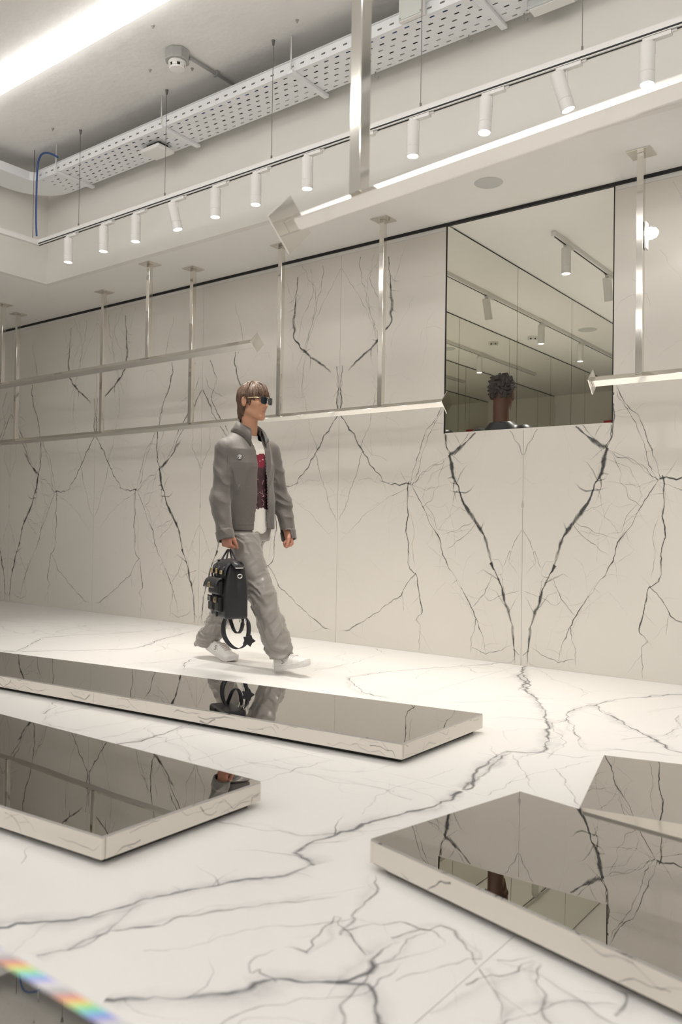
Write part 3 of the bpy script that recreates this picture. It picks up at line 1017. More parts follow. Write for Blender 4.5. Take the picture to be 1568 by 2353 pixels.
# boxes hung on the tray
q = onz(362, 335, TZ)
r = tag(empty('access_point', (q[0], q[1], TZ)), 'flat white square box hung under the perforated cable tray', 'box')
box('housing', (-0.11, -0.085, -0.065), (0.11, 0.085, -0.03), M['white_metal'], r, bevel=0.012)
box('bracket', (-0.07, -0.05, -0.0297), (0.07, 0.05, -0.0006), M['dark_plastic'], r)
q = onz(937, 30, TZ)
r = tag(empty('junction_box', (q[0], TY0, TZ)), 'pale grey junction box clamped on the tray beside the steel post', 'box')
box('housing', (-0.085, -0.048, -0.01), (0.085, -0.0152, 0.14), M['white_metal'], r, bevel=0.006)
box('lid', (-0.08, -0.0535, -0.005), (0.08, -0.0485, 0.135), mat('pale_grey', (0.62, 0.64, 0.60), 0.5), r, bevel=0.003)
for sx in (-0.07, 0.07):
    lathe('screw', [(0.006, 0), (0.006, 0.003), (0, 0.003)], M['grey_metal'], r, 10, Matrix.Translation((sx, -0.0535, 0.005)) @ Matrix.Rotation(math.pi / 2, 4, 'X'))
q = onz(1290, 18, TZ)
r = tag(empty('cable_gland_box', (q[0], TY1, TZ)), 'flat grey box at the far edge of the tray, top right', 'box')
box('housing', (-0.13, -0.11, -0.05), (0.13, -0.01, -0.0006), mat('cool_grey', (0.60, 0.62, 0.61), 0.5), r, bevel=0.006)
box('lid', (-0.12, -0.10, -0.056), (0.12, -0.02, -0.0505), M['white_metal'], r, bevel=0.002)
for px, py in ((872, 172), (1087, 90), (1213, 40)):
    q = onz(px, py, TZ)
    bm = bmesh.new()
    add_tube(bm, [(0, -0.01, 0.0), (0, -0.01, -0.035), (0.012, -0.004, -0.045), (0.02, 0.002, -0.03)], 0.004, 6)
    o = build('tray_hook', bm, M['grey_metal'], tr, smooth=True)
    o.location = (q[0] + 3, wd, 0)

# the blue cable hanging at the left end
pts = [(-6.16, 4.022, 4.035), (-6.22, 4.02, 4.07), (-6.31, 4.02, 4.11), (-6.40, 4.02, 4.12), (-6.45, 4.02, 4.06), (-6.462, 4.02, 3.95), (-6.465, 4.02, 3.75), (-6.462, 4.02, 3.55), (-6.447, 4.02, 3.42)]
sm = []
for k in range(len(pts) - 1):
    for u in np.linspace(0, 1, 6, endpoint=False):
        p0, p1, p2, p3 = [np.array(pts[min(max(k + d, 0), len(pts) - 1)]) for d in (-1, 0, 1, 2)]
        sm.append(0.5 * ((2 * p1) + (-p0 + p2) * u + (2 * p0 - 5 * p1 + 4 * p2 - p3) * u * u + (-p0 + 3 * p1 - 3 * p2 + p3) * u ** 3))
sm.append(np.array(pts[-1]))
tag(tube('hanging_cable', sm, 0.008, M['blue_cable'], None, 10), 'blue cable looping out of the left end of the tray and hanging down', 'cable')
tag(tube('suspension_wire', [(-6.452, 3.985, TZ1 + 0.001), (-6.452, 3.985, ZC - 0.0005)], 0.0025, M['wire'], None, 6), 'thin steel wire beside the hanging blue cable at the far left', 'wire')

# ------------------------------------------------------------------ polished steel hanging rails
def rail(name, p0, p1, sec, posts, ztop, label, post_r=0.02, plates=(True, True), plate=0.055, group=None, tilt=45):
    p0, p1 = Vector(p0), Vector(p1)
    L = (p1 - p0).length
    ang = math.atan2(p1.y - p0.y, p1.x - p0.x)
    r = tag(empty(name, p0, ang), label, 'hanging rail', group)
    h = sec / 2
    box('bar', (0, -h, -h), (L, h, h), M['chrome'], r, bevel=0.002).rotation_euler = (math.radians(tilt), 0, 0)
    for ok, x0, x1 in ((plates[0], -0.006, -0.0002), (plates[1], L + 0.0002, L + 0.006)):
        if ok:
            bm = bmesh.new()
            add_box(bm, (x0, -plate, -plate), (x1, plate, plate))
            o = build('end_plate', bm, M['chrome'], r, bevel=0.001)
            o.rotation_euler = (math.radians(tilt), 0, 0)
    for s in posts:
        box('post', (s - post_r, -post_r, h * 1.414 - 0.012), (s + post_r, post_r, ztop - p0.z - 0.0085), M['chrome'], r, bevel=0.002)
        box('ceiling_plate', (s - 0.07, -0.07, ztop - p0.z - 0.008), (s + 0.07, 0.07, ztop - p0.z - 0.0005), M['chrome'], r, bevel=0.001)
    return r


RY = 4.925
xs_ = [ony(px, 900, RY)[0] for px in (38, 235)] + [-5.44, -4.40, -3.41]
rail('clothes_rail', (-9.6, RY, 1.80), (-2.86, RY, 1.80), 0.042, [x + 9.6 for x in xs_], ZS, 'long polished steel clothes rail hung before the marble wall, passing behind the walking man', plates=(True, True))
rail('clothes_rail', (-1.83, RY, 1.845), (0.6, RY, 1.845), 0.045, [0.28, 2.0], ZS, 'polished steel clothes rail right of the mirrored opening, with a square end plate')
UY = 4.62
e0, e1 = ony(0, 880, UY), ony(590, 797, UY)
zz = (e0[2] + e1[2]) / 2
rail('clothes_rail', (-9.4, UY, zz), (e1[0], UY, zz), 0.05, [ony(px, 850, UY)[0] + 9.4 for px in (5, 340)], ZS, 'upper polished steel rail at the left, hung above the long one', plates=(False, True))
rail('clothes_rail', (-1.60, 1.826, 1.83), (1.2, 1.53, 1.83), 0.038, [0.275, 2.3], ZC, 'big out-of-focus polished steel rail crossing the upper right, on a tall post', plate=0.062)

# small lamp on the right-hand post
r = tag(empty('clip_lamp', (-1.5225, 4.945, 2.69)), 'small glowing lamp with a thin white plate clipped to the right-hand steel post', 'lamp')
box('plate', (-0.004, -0.03, -0.082), (0.004, 0.03, 0.082), M['white_metal'], r, bevel=0.003)
lathe('bulb', [(0.034, 0.0045), (0.036, 0.03), (0.028, 0.055), (0.012, 0.068), (0, 0.07)], emit('bulb_glow', (1, 0.97, 0.92), 14.0), r, 24, Matrix.Translation((0, 0, 0.01)) @ Matrix.Rotation(math.pi / 2, 4, 'Y'))

# ------------------------------------------------------------------ sculpting: distance fields meshed by surface nets
F32 = np.float32


def mesh_field(f, lo, hi, h, k=4, slack=0.02):
    lo = np.asarray(lo, float)
    n = np.ceil((np.asarray(hi, float) - lo) / (h * k)).astype(int)
    H = h * k
    g = np.stack(np.meshgrid(*[np.arange(m) for m in n], indexing='ij'), -1).reshape(-1, 3)
    d = f(((g + 0.5) * H + lo).astype(F32))
    g = g[np.abs(d) < H * 0.87 + slack]
    o = np.stack(np.meshgrid(*[np.arange(k)] * 3, indexing='ij'), -1).reshape(-1, 3)
    cells = (g[:, None, :] * k + o[None]).reshape(-1, 3)
    N = n * k + 2
    lin = lambda c: (c[..., 0].astype(np.int64) * N[1] + c[..., 1]) * N[2] + c[..., 2]
    cor = np.array([[i, j, l] for i in (0, 1) for j in (0, 1) for l in (0, 1)])
    cid = lin(cells[:, None, :] + cor[None])
    uq, inv = np.unique(cid, return_inverse=True)
    inv = inv.reshape(cid.shape)
    z = uq % N[2]; y = (uq // N[2]) % N[1]; x = uq // (N[1] * N[2])
    vals = f((np.stack([x, y, z], 1) * h + lo).astype(F32)).astype(float)
    v8 = vals[inv]
    neg = v8 < 0
    keep = neg.any(1) & (~neg).any(1)
    cells, v8, neg = cells[keep], v8[keep], neg[keep]
    acc = np.zeros((len(cells), 3)); cnt = np.zeros(len(cells))
    for a in range(8):
        for ax in range(3):
            if cor[a][ax]: continue
            b = a + (4, 2, 1)[ax]
            cr = neg[:, a] != neg[:, b]
            t = v8[:, a] / np.where(cr, v8[:, a] - v8[:, b], 1)
            p = np.broadcast_to(cor[a].astype(float), (len(cells), 3)).copy()
            p[:, ax] += t
            acc[cr] += p[cr]; cnt[cr] += 1
    P = (cells + acc / cnt[:, None]) * h + lo
    ids = lin(cells)
    so = np.argsort(ids)
    sid = ids[so]

    def look(c):
        q = lin(c)
        i = np.clip(np.searchsorted(sid, q), 0, len(sid) - 1)
        return np.where(sid[i] == q, so[i], -1)
    Q = []
    for ax in range(3):
        b = (4, 2, 1)[ax]
        m = neg[:, 0] != neg[:, b]
        c = cells[m]
        u, w = [(1, 2), (2, 0), (0, 1)][ax]
        eu, ew = np.eye(3, dtype=int)[u], np.eye(3, dtype=int)[w]
        q = np.stack([look(c), look(c - eu), look(c - eu - ew), look(c - ew)], 1)
        fl = neg[m, 0]
        q = np.where(fl[:, None], q, q[:, ::-1])
        Q.append(q[(q >= 0).all(1)])
    return P, np.concatenate(Q)


def field_mesh(name, f, lo, hi, h, mats, parent, slack=0.02, relax=1, facemat=None):
    P, Q = mesh_field(f, lo, hi, h, slack=slack)
    for _ in range(relax):
        s = np.zeros_like(P); c = np.zeros(len(P))
        for a in range(4):
            b = (a + 1) % 4
            np.add.at(s, Q[:, a], P[Q[:, b]]); np.add.at(c, Q[:, a], 1)
            np.add.at(s, Q[:, b], P[Q[:, a]]); np.add.at(c, Q[:, b], 1)
        P = P * 0.5 + 0.5 * s / np.maximum(c, 1)[:, None]
    me = bpy.data.meshes.new(name)
    me.vertices.add(len(P)); me.vertices.foreach_set('co', P.astype(F32).ravel())
    me.loops.add(Q.size); me.loops.foreach_set('vertex_index', Q.astype(np.int32).ravel())
    me.polygons.add(len(Q)); me.polygons.foreach_set('loop_start', np.arange(0, Q.size, 4, dtype=np.int32))
    me.update(calc_edges=True)
    o = link_mesh(name, me, mats, parent, True)
    if facemat is not None:
        me.polygons.foreach_set('material_index', facemat(P[Q].mean(1)).astype(np.int32))
    me.validate()
    return o


def cap(p, a, b, r1, r2=None):
    r2 = r1 if r2 is None else r2
    a, b = np.asarray(a, F32), np.asarray(b, F32)
    ab = b - a
    t = np.clip(((p - a) @ ab) / max(float(ab @ ab), 1e-9), 0, 1)
    return np.linalg.norm(p - a - t[:, None] * ab, axis=1) - (r1 + (r2 - r1) * t)


def ell(p, c, r, R=None):
    q = p - np.asarray(c, F32)
    if R is not None: q = q @ np.asarray(R, F32)
    r = np.asarray(r, F32)
    k0 = np.linalg.norm(q / r, axis=1)
    k1 = np.linalg.norm(q / (r * r), axis=1)
    return k0 * (k0 - 1) / np.maximum(k1, 1e-6)


def rbox(p, c, hs, r, R=None):
    q = p - np.asarray(c, F32)
    if R is not None: q = q @ np.asarray(R, F32)
    d = np.abs(q) - (np.asarray(hs, F32) - r)
    return np.linalg.norm(np.maximum(d, 0), axis=1) + np.minimum(d.max(1), 0) - r


def smin(a, b, k):
    h = np.maximum(k - np.abs(a - b), 0) / k
    return np.minimum(a, b) - h * h * k * 0.25


def smax(a, b, k): return -smin(-a, -b, k)


def vnoise(p, seed=0):
    i = np.floor(p).astype(np.int64)
    f = (p - i).astype(F32)
    f = f * f * (3 - 2 * f)

    def hsh(x, y, z):
        n = (x * 374761393 + y * 668265263 + z * 2147483647 + seed * 1274126177) & 0xffffffff
        n = ((n ^ (n >> 13)) * 1274126177) & 0xffffffff
        return (((n ^ (n >> 16)) & 0xffff) / 65535.0).astype(F32)
    r = 0
    for a in (0, 1):
        for b in (0, 1):
            for c in (0, 1):
                w = (f[:, 0] if a else 1 - f[:, 0]) * (f[:, 1] if b else 1 - f[:, 1]) * (f[:, 2] if c else 1 - f[:, 2])
                r = r + w * hsh(i[:, 0] + a, i[:, 1] + b, i[:, 2] + c)
    return r


def ridge(p, seed):
    return 1 - np.abs(2 * vnoise(p, seed) - 1)


def loft(p, rows):
    """rows: (z, centre x, centre y, half depth x, half width y); super-elliptic sections."""
    rows = np.asarray(rows, F32)
    z = p[:, 2]
    cx, cy, b, a = [np.interp(z, rows[:, 0], rows[:, i]) for i in (1, 2, 3, 4)]
    x, y = (p[:, 0] - cx) / b, (p[:, 1] - cy) / a
    k = (np.abs(x) ** 2.4 + np.abs(y) ** 2.4) ** (1 / 2.4)
    d = (k - 1) * np.minimum(a, b) * 1.05
    return np.maximum(d, np.maximum(rows[0, 0] - z, z - rows[-1, 0])).astype(F32)


def hand(w, d, n, s, curl, scale=1.0, spread=0.0):
    """capsules of a hand: w wrist, d towards the fingers, n palm normal, s thumb side; returns (palm, fingers)."""
    w, d, n, s = [np.asarray(v, float) for v in (w, d, n, s)]
    d /= np.linalg.norm(d); n = n - d * (n @ d); n /= np.linalg.norm(n)
    s = s - d * (s @ d) - n * (s @ n); s /= np.linalg.norm(s)
    palm, fing = [], []
    for i, (L, r) in enumerate(((0.076, 0.0092), (0.084, 0.0094), (0.078, 0.009), (0.060, 0.008))):
        base = w + (d * (0.090 - 0.006 * abs(i - 1)) + s * (0.031 - 0.0205 * i)) * scale
        palm.append((w + s * (0.016 - 0.011 * i) * scale, base, 0.019 * scale, 0.0125 * scale))
        ang = 0.0
        p = base
        dd = d + s * spread * (1 - i * 0.7)
        for k, fr in enumerate((0.46, 0.31, 0.23)):
            ang += curl[k] * (1 + 0.06 * i)
            v = dd * math.cos(ang) + n * math.sin(ang)
            v /= np.linalg.norm(v)
            q = p + v * L * fr * scale
            fing.append((p, q, r * (1 - 0.08 * k) * scale, r * (1 - 0.08 * (k + 1)) * scale))
            p = q
    b = w + (d * 0.022 + s * 0.022 + n * 0.008) * scale
    q = b + (d * 0.030 + s * 0.020 + n * 0.018) * scale
    palm.append((b, q, 0.015 * scale, 0.0125 * scale))
    q2 = q + (d * 0.034 + s * 0.004 + n * 0.012) * scale
    q3 = q2 + (d * 0.022 - s * 0.006 + n * 0.012) * scale
    fing.append((q, q2, 0.0115 * scale, 0.010 * scale))
    fing.append((q2, q3, 0.010 * scale, 0.0082 * scale))
    return palm, fing


def head_field(p, hc, R):
    """face towards local +x; hc: centre of the head, R: 3x3 head-to-world."""
    q = (p - np.asarray(hc, F32)) @ np.asarray(R, F32)
    q = q.copy()
    q[:, 1] = np.abs(q[:, 1])
    m = q                                            # symmetric
    d = ell(m, (-0.014, 0, 0.030), (0.098, 0.076, 0.092))
    d = smin(d, ell(m, (0.028, 0, -0.035), (0.066, 0.060, 0.080)), 0.03)
    d = smin(d, cap(m, (0.000, 0.050, -0.070), (0.060, 0.014, -0.108), 0.017, 0.016), 0.03)
    d = smin(d, ell(m, (0.066, 0, -0.106), (0.022, 0.024, 0.018)), 0.02)
    d = smin(d, ell(m, (0.050, 0.042, -0.022), (0.028, 0.022, 0.022)), 0.02)
    d = smin(d, cap(m, (0.076, 0, 0.024), (0.066, 0.036, 0.024), 0.014, 0.012), 0.018)
    d = smax(d, -ell(m, (0.096, 0.031, 0.002), (0.022, 0.017, 0.013)), 0.012)
    d = smin(d, np.linalg.norm(m - np.array([0.070, 0.031, 0.002], F32), axis=1) - 0.0125, 0.003)
    d = smin(d, cap(m, (0.084, 0, 0.012), (0.108, 0, -0.034), 0.0085, 0.0105), 0.012)
    d = smin(d, ell(m, (0.093, 0.011, -0.040), (0.011, 0.008, 0.008)), 0.008)
    d = smin(d, cap(m, (0.090, 0, -0.064), (0.078, 0.020, -0.068), 0.0072, 0.004), 0.008)
    d = smin(d, cap(m, (0.088, 0, -0.077), (0.078, 0.018, -0.073), 0.0078, 0.004), 0.007)
    d = smax(d, -cap(m, (0.098, 0, -0.0705), (0.083, 0.020, -0.0705), 0.0022), 0.004)
    # ears
    e = ell(m, (-0.014, 0.086, -0.008), (0.021, 0.011, 0.035))
    e = smax(e, -ell(m, (-0.009, 0.098, -0.006), (0.012, 0.009, 0.023)), 0.006)
    d = smin(d, e, 0.008)
    return d


def skin_mat(name, col, lip):
    m = mat(name, col, 0.45, noise=(14, 0.06), spec=0.4)
    b = m.node_tree.nodes['Principled BSDF']
    b.inputs['Subsurface Weight'].default_value = 0.12
    b.inputs['Subsurface Radius'].default_value = (0.012, 0.005, 0.003)
    return m


def rot_axes(fwd, up=(0, 0, 1)):
    f_ = np.asarray(fwd, float); f_ /= np.linalg.norm(f_)
    u = np.asarray(up, float)
    l = np.cross(u, f_); l /= np.linalg.norm(l)
    u = np.cross(f_, l)
    return np.stack([f_, l, u], 1)       # columns: forward, left, up


# ------------------------------------------------------------------ the walking man
MX, MY = -3.835, 3.98
O_ = np.array([MX, MY, 0.0])


def J(px, py, yl=0.0):
    return ony(px, py, MY + yl) - O_


HR = np.array([0.012, -0.085, 0.925]); HL = np.array([-0.004, 0.085, 0.925])
KR = J(603, 1372, -0.075); AR = J(649, 1512, -0.05)
KL = J(536, 1368, 0.065); AL = J(470, 1486, 0.055)
SR = J(516, 1030, -0.178); ER = J(505, 1150, -0.25); WR = J(519, 1238, -0.27)
SL = J(622, 1036, 0.185); EL = J(650, 1160, 0.25); WL = J(664, 1237, 0.24)
HC = J(583, 921, 0.0); HC = np.array([HC[0] + 0.004, 0.0, 1.757])
NB = np.array([HC[0] - 0.045, 0, 1.562])
man = tag(empty('person', (MX, MY, 0)), 'man in sunglasses and a grey jacket walking with a black backpack in his hand', 'person')
man_skin = skin_mat('tan_skin', (0.50, 0.265, 0.165), None)
hand_skin = (0.47, 0.22, 0.15)
HRo = rot_axes((1.0, 0.06, -0.03))
TX = 0.0     # torso centre
palmR, fingR = hand(WR + np.array([0, 0, 0.042]), (0.10, 0.05, -1), (0, 1, 0.05), (1, 0, 0.1), (1.15, 1.45, 0.9))
palmL, fingL = hand(WL + np.array([-0.005, 0, 0.042]), (0.22, -0.02, -1), (-0.35, -0.8, 0), (0.9, -0.45, 0.2), (1.15, 1.45, 0.9), spread=0.03)


def body_field(p):
    d = loft(p, [(0.86, TX, 0, 0.09, 0.13), (0.98, TX, 0, 0.095, 0.135), (1.12, TX, 0, 0.09, 0.135), (1.32, TX, 0, 0.105, 0.165), (1.42, TX, 0, 0.09, 0.15), (1.50, TX - 0.01, 0, 0.05, 0.06)])
    d = smin(d, cap(p, (TX - 0.02, 0, 1.47), NB, 0.060, 0.055), 0.05)
    d = smin(d, cap(p, NB, HC + np.array([-0.030, 0, -0.075]), 0.054, 0.053), 0.02)
    for s, e, w in ((SR, ER, WR), (SL, EL, WL)):
        d = smin(d, cap(p, s, e, 0.044, 0.037), 0.04)
        d = smin(d, cap(p, e, w, 0.037, 0.025), 0.02)
    for hh, k, a in ((HR, KR, AR), (HL, KL, AL)):
        d = smin(d, cap(p, hh, k, 0.060, 0.048), 0.04)
        d = smin(d, cap(p, k, a + np.array([0.01, 0, 0.03]), 0.050, 0.028), 0.02)
    d = smin(d, cap(p, AR, AR + np.array([0.13, 0, -0.012]), 0.026, 0.016), 0.02)
    d = smin(d, cap(p, AL + np.array([0.015, 0, 0.03]), AL + np.array([0.04, 0, 0.01]), 0.022, 0.016), 0.02)
    near = np.linalg.norm(p - HC.astype(F32), axis=1) < 0.22
    if near.any():
        d[near] = smin(d[near], head_field(p[near], HC, HRo), 0.022)
    for pal, fin, w in ((palmR, fingR, WR), (palmL, fingL, WL)):
        near = np.linalg.norm(p - w.astype(F32), axis=1) < 0.24
        if near.any():
            q = p[near]
            e = d[near]
            pd = None
            for a, b, r1, r2 in pal:
                c = cap(q, a, b, r1, r2)
                pd = c if pd is None else smin(pd, c, 0.010)
            e = smin(e, pd, 0.012)
            fd = None
            for k, (a, b, r1, r2) in enumerate(fin):
                c = cap(q, a, b, r1, r2)
                fd = c if fd is None else np.minimum(fd, c)
            d[near] = smin(e, fd, 0.005)
    return d


body = field_mesh('body', body_field, (-0.62, -0.42, -0.02), (0.62, 0.42, 1.92), 0.004, [man_skin, skin_mat('hand_skin', hand_skin, None), skin_mat('lip_skin', (0.40, 0.17, 0.125), None)], man,
                  facemat=lambda c: np.where((c[:, 2] < 1.0) & ((np.linalg.norm(c - WR, axis=1) < 0.22) | (np.linalg.norm(c - WL, axis=1) < 0.22)), 1,
                                             np.where((np.linalg.norm((c - HC - HRo @ np.array([0.09, 0, -0.0705])) * np.array([0.6, 0.75, 1.5]), axis=1) < 0.013), 2, 0)))

# hair: a cap of strands with a fringe, long at the nape
hair_m = mat('brown_hair', (0.088, 0.043, 0.021), 0.40, noise=(45, 0.45), spec=0.6)


def hair_field(p):
    q = (p - HC.astype(F32)) @ HRo.astype(F32)
    x, y, z = q[:, 0], q[:, 1], q[:, 2]
    ang = np.arctan2(np.abs(y), x)                 # 0 at the face, pi at the back
    st = np.stack([np.arctan2(y, x + 0.01) * 9.0, np.linalg.norm(q, axis=1) * 18, z * 9.0], 1)
    n1 = vnoise(st, 3) - 0.5
    n2 = vnoise(st * np.array([2.9, 1.5, 1.4], F32) + n1[:, None] * 1.5, 4) - 0.5
    d = ell(q, (-0.014, 0, 0.034), (0.113, 0.090, 0.100))
    nape = ell(q, (-0.068, 0, -0.050), (0.052, 0.064, 0.085))
    d = smin(d, nape, 0.03)
    d = d + 0.018 * n1 + 0.018 * n2
    ck = ang / math.pi
    low = np.interp(ck, [0, 0.14, 0.24, 0.33, 0.38, 0.44, 0.52, 0.60, 0.66, 1.0], [0.026, 0.022, 0.014, 0.002, -0.040, -0.044, 0.020, 0.018, -0.110, -0.135]).astype(F32)
    low = low + 0.034 * (vnoise(st * np.array([1.5, 0, 0], F32), 8) - 0.5) + 0.016 * n2
    d = smax(d, low - z, 0.008)
    inner = ell(q, (-0.014, 0, 0.028), (0.094, 0.072, 0.088))
    return np.maximum(d, -inner)


field_mesh('hair', hair_field, HC - 0.17, HC + np.array([0.15, 0.13, 0.16]), 0.0032, hair_m, man, slack=0.02, relax=0)

# sunglasses
gl = empty('sunglasses', (0, 0, 0)); gl.parent = man
GM = Matrix([list(HRo[0]) + [HC[0]], list(HRo[1]) + [HC[1]], list(HRo[2]) + [HC[2]], [0, 0, 0, 1]])
lens_m = mat('dark_lens', (0.012, 0.016, 0.022), 0.06, coat=0.5)
gold_m = mat('pale_gold', (0.78, 0.66, 0.42), 0.25, 1.0)
for s in (-1, 1):
    ol = [(0.026, 0.018), (0.026, -0.012), (0.018, -0.023), (-0.016, -0.024), (-0.025, -0.014), (-0.027, 0.012), (-0.022, 0.021), (0.02, 0.023)]
    bm = bmesh.new()
    add_prism(bm, [(s * (0.033) + s * a, b) for a, b in ol], 0.0, 0.004, lambda a, b, h: GM @ Vector((0.1135 + h - abs(a) * 0.16, a, b + 0.0)))
    build('lens', bm, lens_m, gl, bevel=0.0015)
    bm = bmesh.new()
    pts = [GM @ Vector((0.1145 - (0.033 + a) * 0.16 + 0.002, s * (0.033 + a), b)) for a, b in ol + ol[:1]]
    add_tube(bm, pts, 0.0017, 6)
    build('rim', bm, mat('gunmetal', (0.10, 0.10, 0.11), 0.25, 0.9) if s < 0 else bpy.data.materials['gunmetal'], gl, smooth=True)
    tube('temple', [GM @ Vector((0.102, s * 0.060, 0.014)), GM @ Vector((0.085, s * 0.077, 0.015)), GM @ Vector((0.02, s * 0.086, 0.014)), GM @ Vector((-0.012, s * 0.087, 0.012))], 0.0022, gold_m, gl, 8)
for zz_ in (0.006, 0.019):
    tube('bridge', [GM @ Vector((0.1135, -0.009, zz_)), GM @ Vector((0.118, 0, zz_ + 0.001)), GM @ Vector((0.1135, 0.009, zz_))], 0.0018, gold_m, gl, 8)

# jacket
jacket_m = mat('grey_wool', (0.115, 0.102, 0.093), 0.56, noise=(170, 0.25), sheen=0.3, spec=0.5, bump=(420, 0.15, 0.002))
HEM = 0.905


def sleeve(p, s, e, w):
    d = smin(cap(p, s, e, 0.064, 0.056), cap(p, e, w, 0.057, 0.050), 0.02)
    ax = (w - e) / np.linalg.norm(w - e)
    return d, (p - w.astype(F32)) @ ax.astype(F32)


def jacket_outer(p):
    d = loft(p, [(HEM - 0.06, TX, 0, 0.142, 0.200), (1.0, TX, 0, 0.140, 0.198), (1.2, TX, 0, 0.136, 0.196), (1.34, TX, 0, 0.136, 0.200), (1.43, TX - 0.004, 0, 0.120, 0.188), (1.52, TX - 0.012, 0, 0.085, 0.120), (1.575, TX - 0.02, 0, 0.062, 0.075)])
    for sg in (SR, SL):
        d = smin(d, cap(p, (TX - 0.015, math.copysign(0.06, sg[1]), 1.515), (sg[0] * 0.6, sg[1], sg[2] - 0.008), 0.055, 0.064), 0.05)
    w = vnoise(p * np.array([7, 7, 4.5], F32), 71) - 0.5
    dr = ridge(np.stack([p[:, 0] * 5 + p[:, 2] * 2.5, p[:, 1] * 8 - p[:, 2] * 3 + w, p[:, 2] * 2.2], 1), 75)
    d = d - 0.014 * w - 0.010 * (dr ** 2 - 0.35)
    for s, e, wr in ((SR, ER, WR), (SL, EL, WL)):
        a, ax = sleeve(p, s, e, wr)
        el = np.linalg.norm(p - e.astype(F32), axis=1)
        fo = ridge(np.stack([p[:, 0] * 9, p[:, 1] * 8, p[:, 2] * 19 + p[:, 0] * 14], 1), 72) - 0.5
        a = a - 0.019 * fo * np.clip(1.25 - el * 3.2, 0.35, 1)
        a = a - 0.0045 * (ax > -0.052) * (ax < 0.012)         # cuff
        d = smin(d, np.maximum(a, ax - 0.012), 0.022)
    return d


# trousers
trouser_m = mat('satin_trousers', (0.255, 0.235, 0.218), 0.32, noise=(40, 0.06), spec=0.55, sheen=0.2)


def leg_field(p, a, k, c, hem_dir, r, seed):
    d = smin(cap(p, a, k, r[0], r[1]), cap(p, k, c, r[1], r[2]), 0.03)
    return d


hemR = AR + np.array([0.002, 0, 0.005]); hemL = AL + np.array([0.0, 0, 0.012])
ddR = (hemR - KR) / np.linalg.norm(hemR - KR)
ddL = (hemL - KL) / np.linalg.norm(hemL - KL)


def folds(p, amp):
    w = (vnoise(p * 5.0, 50) - 0.5)
    st = np.stack([p[:, 0] * 6 + p[:, 1] * 4 + w * 2.2, p[:, 1] * 5 - p[:, 0] * 3, p[:, 2] * 21 + p[:, 0] * 15 + w * 5.0], 1)
    st2 = np.stack([p[:, 0] * 12 + w * 2, p[:, 1] * 9, p[:, 2] * 34 - p[:, 0] * 24 + w * 6.0], 1)
    lowleg = np.clip(1.2 - p[:, 2] * 0.8, 0.5, 1.0) * np.clip(p[:, 2] / 0.16, 0.35, 1)
    return amp * lowleg * (0.018 * (ridge(st, 51) ** 2.0 - 0.35) + 0.0075 * (ridge(st2, 52) ** 2.0 - 0.35))


def trouser_field(p):
    d = loft(p, [(0.84, TX, 0, 0.118, 0.165), (0.92, TX, 0, 0.122, 0.170), (1.03, TX, 0, 0.118, 0.160)])
    fr = cap(p, HR + np.array([0.0, 0, 0]), KR, 0.098, 0.082)
    fr = smin(fr, cap(p, KR, hemR, 0.084, 0.082), 0.02)
    # cloth stacking over the shoe
    st = np.clip(1 - np.abs(p[:, 2] - 0.13) / 0.09, 0, 1)
    fr = fr - 0.007 * st * np.sin(p[:, 2] * 95 + p[:, 0] * 25)
    fr = np.maximum(fr, (p - (hemR + np.array([0, 0, -0.005]))) @ np.array([0.10, 0, -0.99], F32))
    bk = cap(p, HL, KL, 0.098, 0.080)
    bk = smin(bk, cap(p, KL, hemL, 0.080, 0.070), 0.02)
    st = np.clip(1 - np.abs(p[:, 2] - 0.19) / 0.10, 0, 1)
    bk = bk - 0.006 * st * np.sin(p[:, 2] * 75 - p[:, 0] * 30)
    bk = np.maximum(bk, (p - (hemL + np.array([0, 0, -0.002]))) @ np.array([-0.12, 0, -0.99], F32))
    legs = smin(fr, bk, 0.012)
    d = smin(d, legs, 0.05)
    d = d - folds(p, 1.0)
    up = p[:, 2] > 0.88
    if up.any(): d[up] = np.maximum(d[up], jacket_outer(p[up]) + 0.032 * np.clip((p[up, 2] - 0.88) / 0.05, 0, 1))
    return d


field_mesh('trousers', trouser_field, (-0.62, -0.30, 0.02), (0.50, 0.32, 1.05), 0.0055, trouser_m, man, slack=0.03)

# t-shirt
tee_m = mat('white_cotton', (0.70, 0.675, 0.63), 0.85)
print_m = mat('dark_red_print', (0.055, 0.022, 0.030), 0.55, noise=(38, 0.75))
red_m = mat('red_print', (0.22, 0.012, 0.035), 0.5, noise=(60, 0.35))


def tee_field(p):
    hemz = 0.884 + np.clip((np.abs(p[:, 1] - 0.005) - 0.062) * 1.6, 0, 0.06)
    d = loft(p, [(0.870, TX, 0, 0.130, 0.180), (1.0, TX, 0, 0.122, 0.172), (1.2, TX, 0, 0.112, 0.165), (1.34, TX, 0, 0.120, 0.178), (1.43, TX, 0, 0.110, 0.165), (1.495, TX - 0.005, 0, 0.085, 0.12)])
    d = smin(d, cap(p, (TX - 0.015, 0, 1.44), NB + np.array([0.0, 0, -0.025]), 0.075, 0.064), 0.03)
    d = np.maximum(d, hemz.astype(F32) - p[:, 2])
    ax = (p - NB.astype(F32)) @ np.array([0.35, 0, 0.94], F32)
    d = np.maximum(d, ax + 0.012)
    w = vnoise(p * np.array([9, 9, 3.0], F32), 61) - 0.5
    return d - 0.010 * w - 0.005 * np.sin(p[:, 1] * 70 + 3 * w) * np.clip((1.02 - p[:, 2]) * 8, 0, 1)


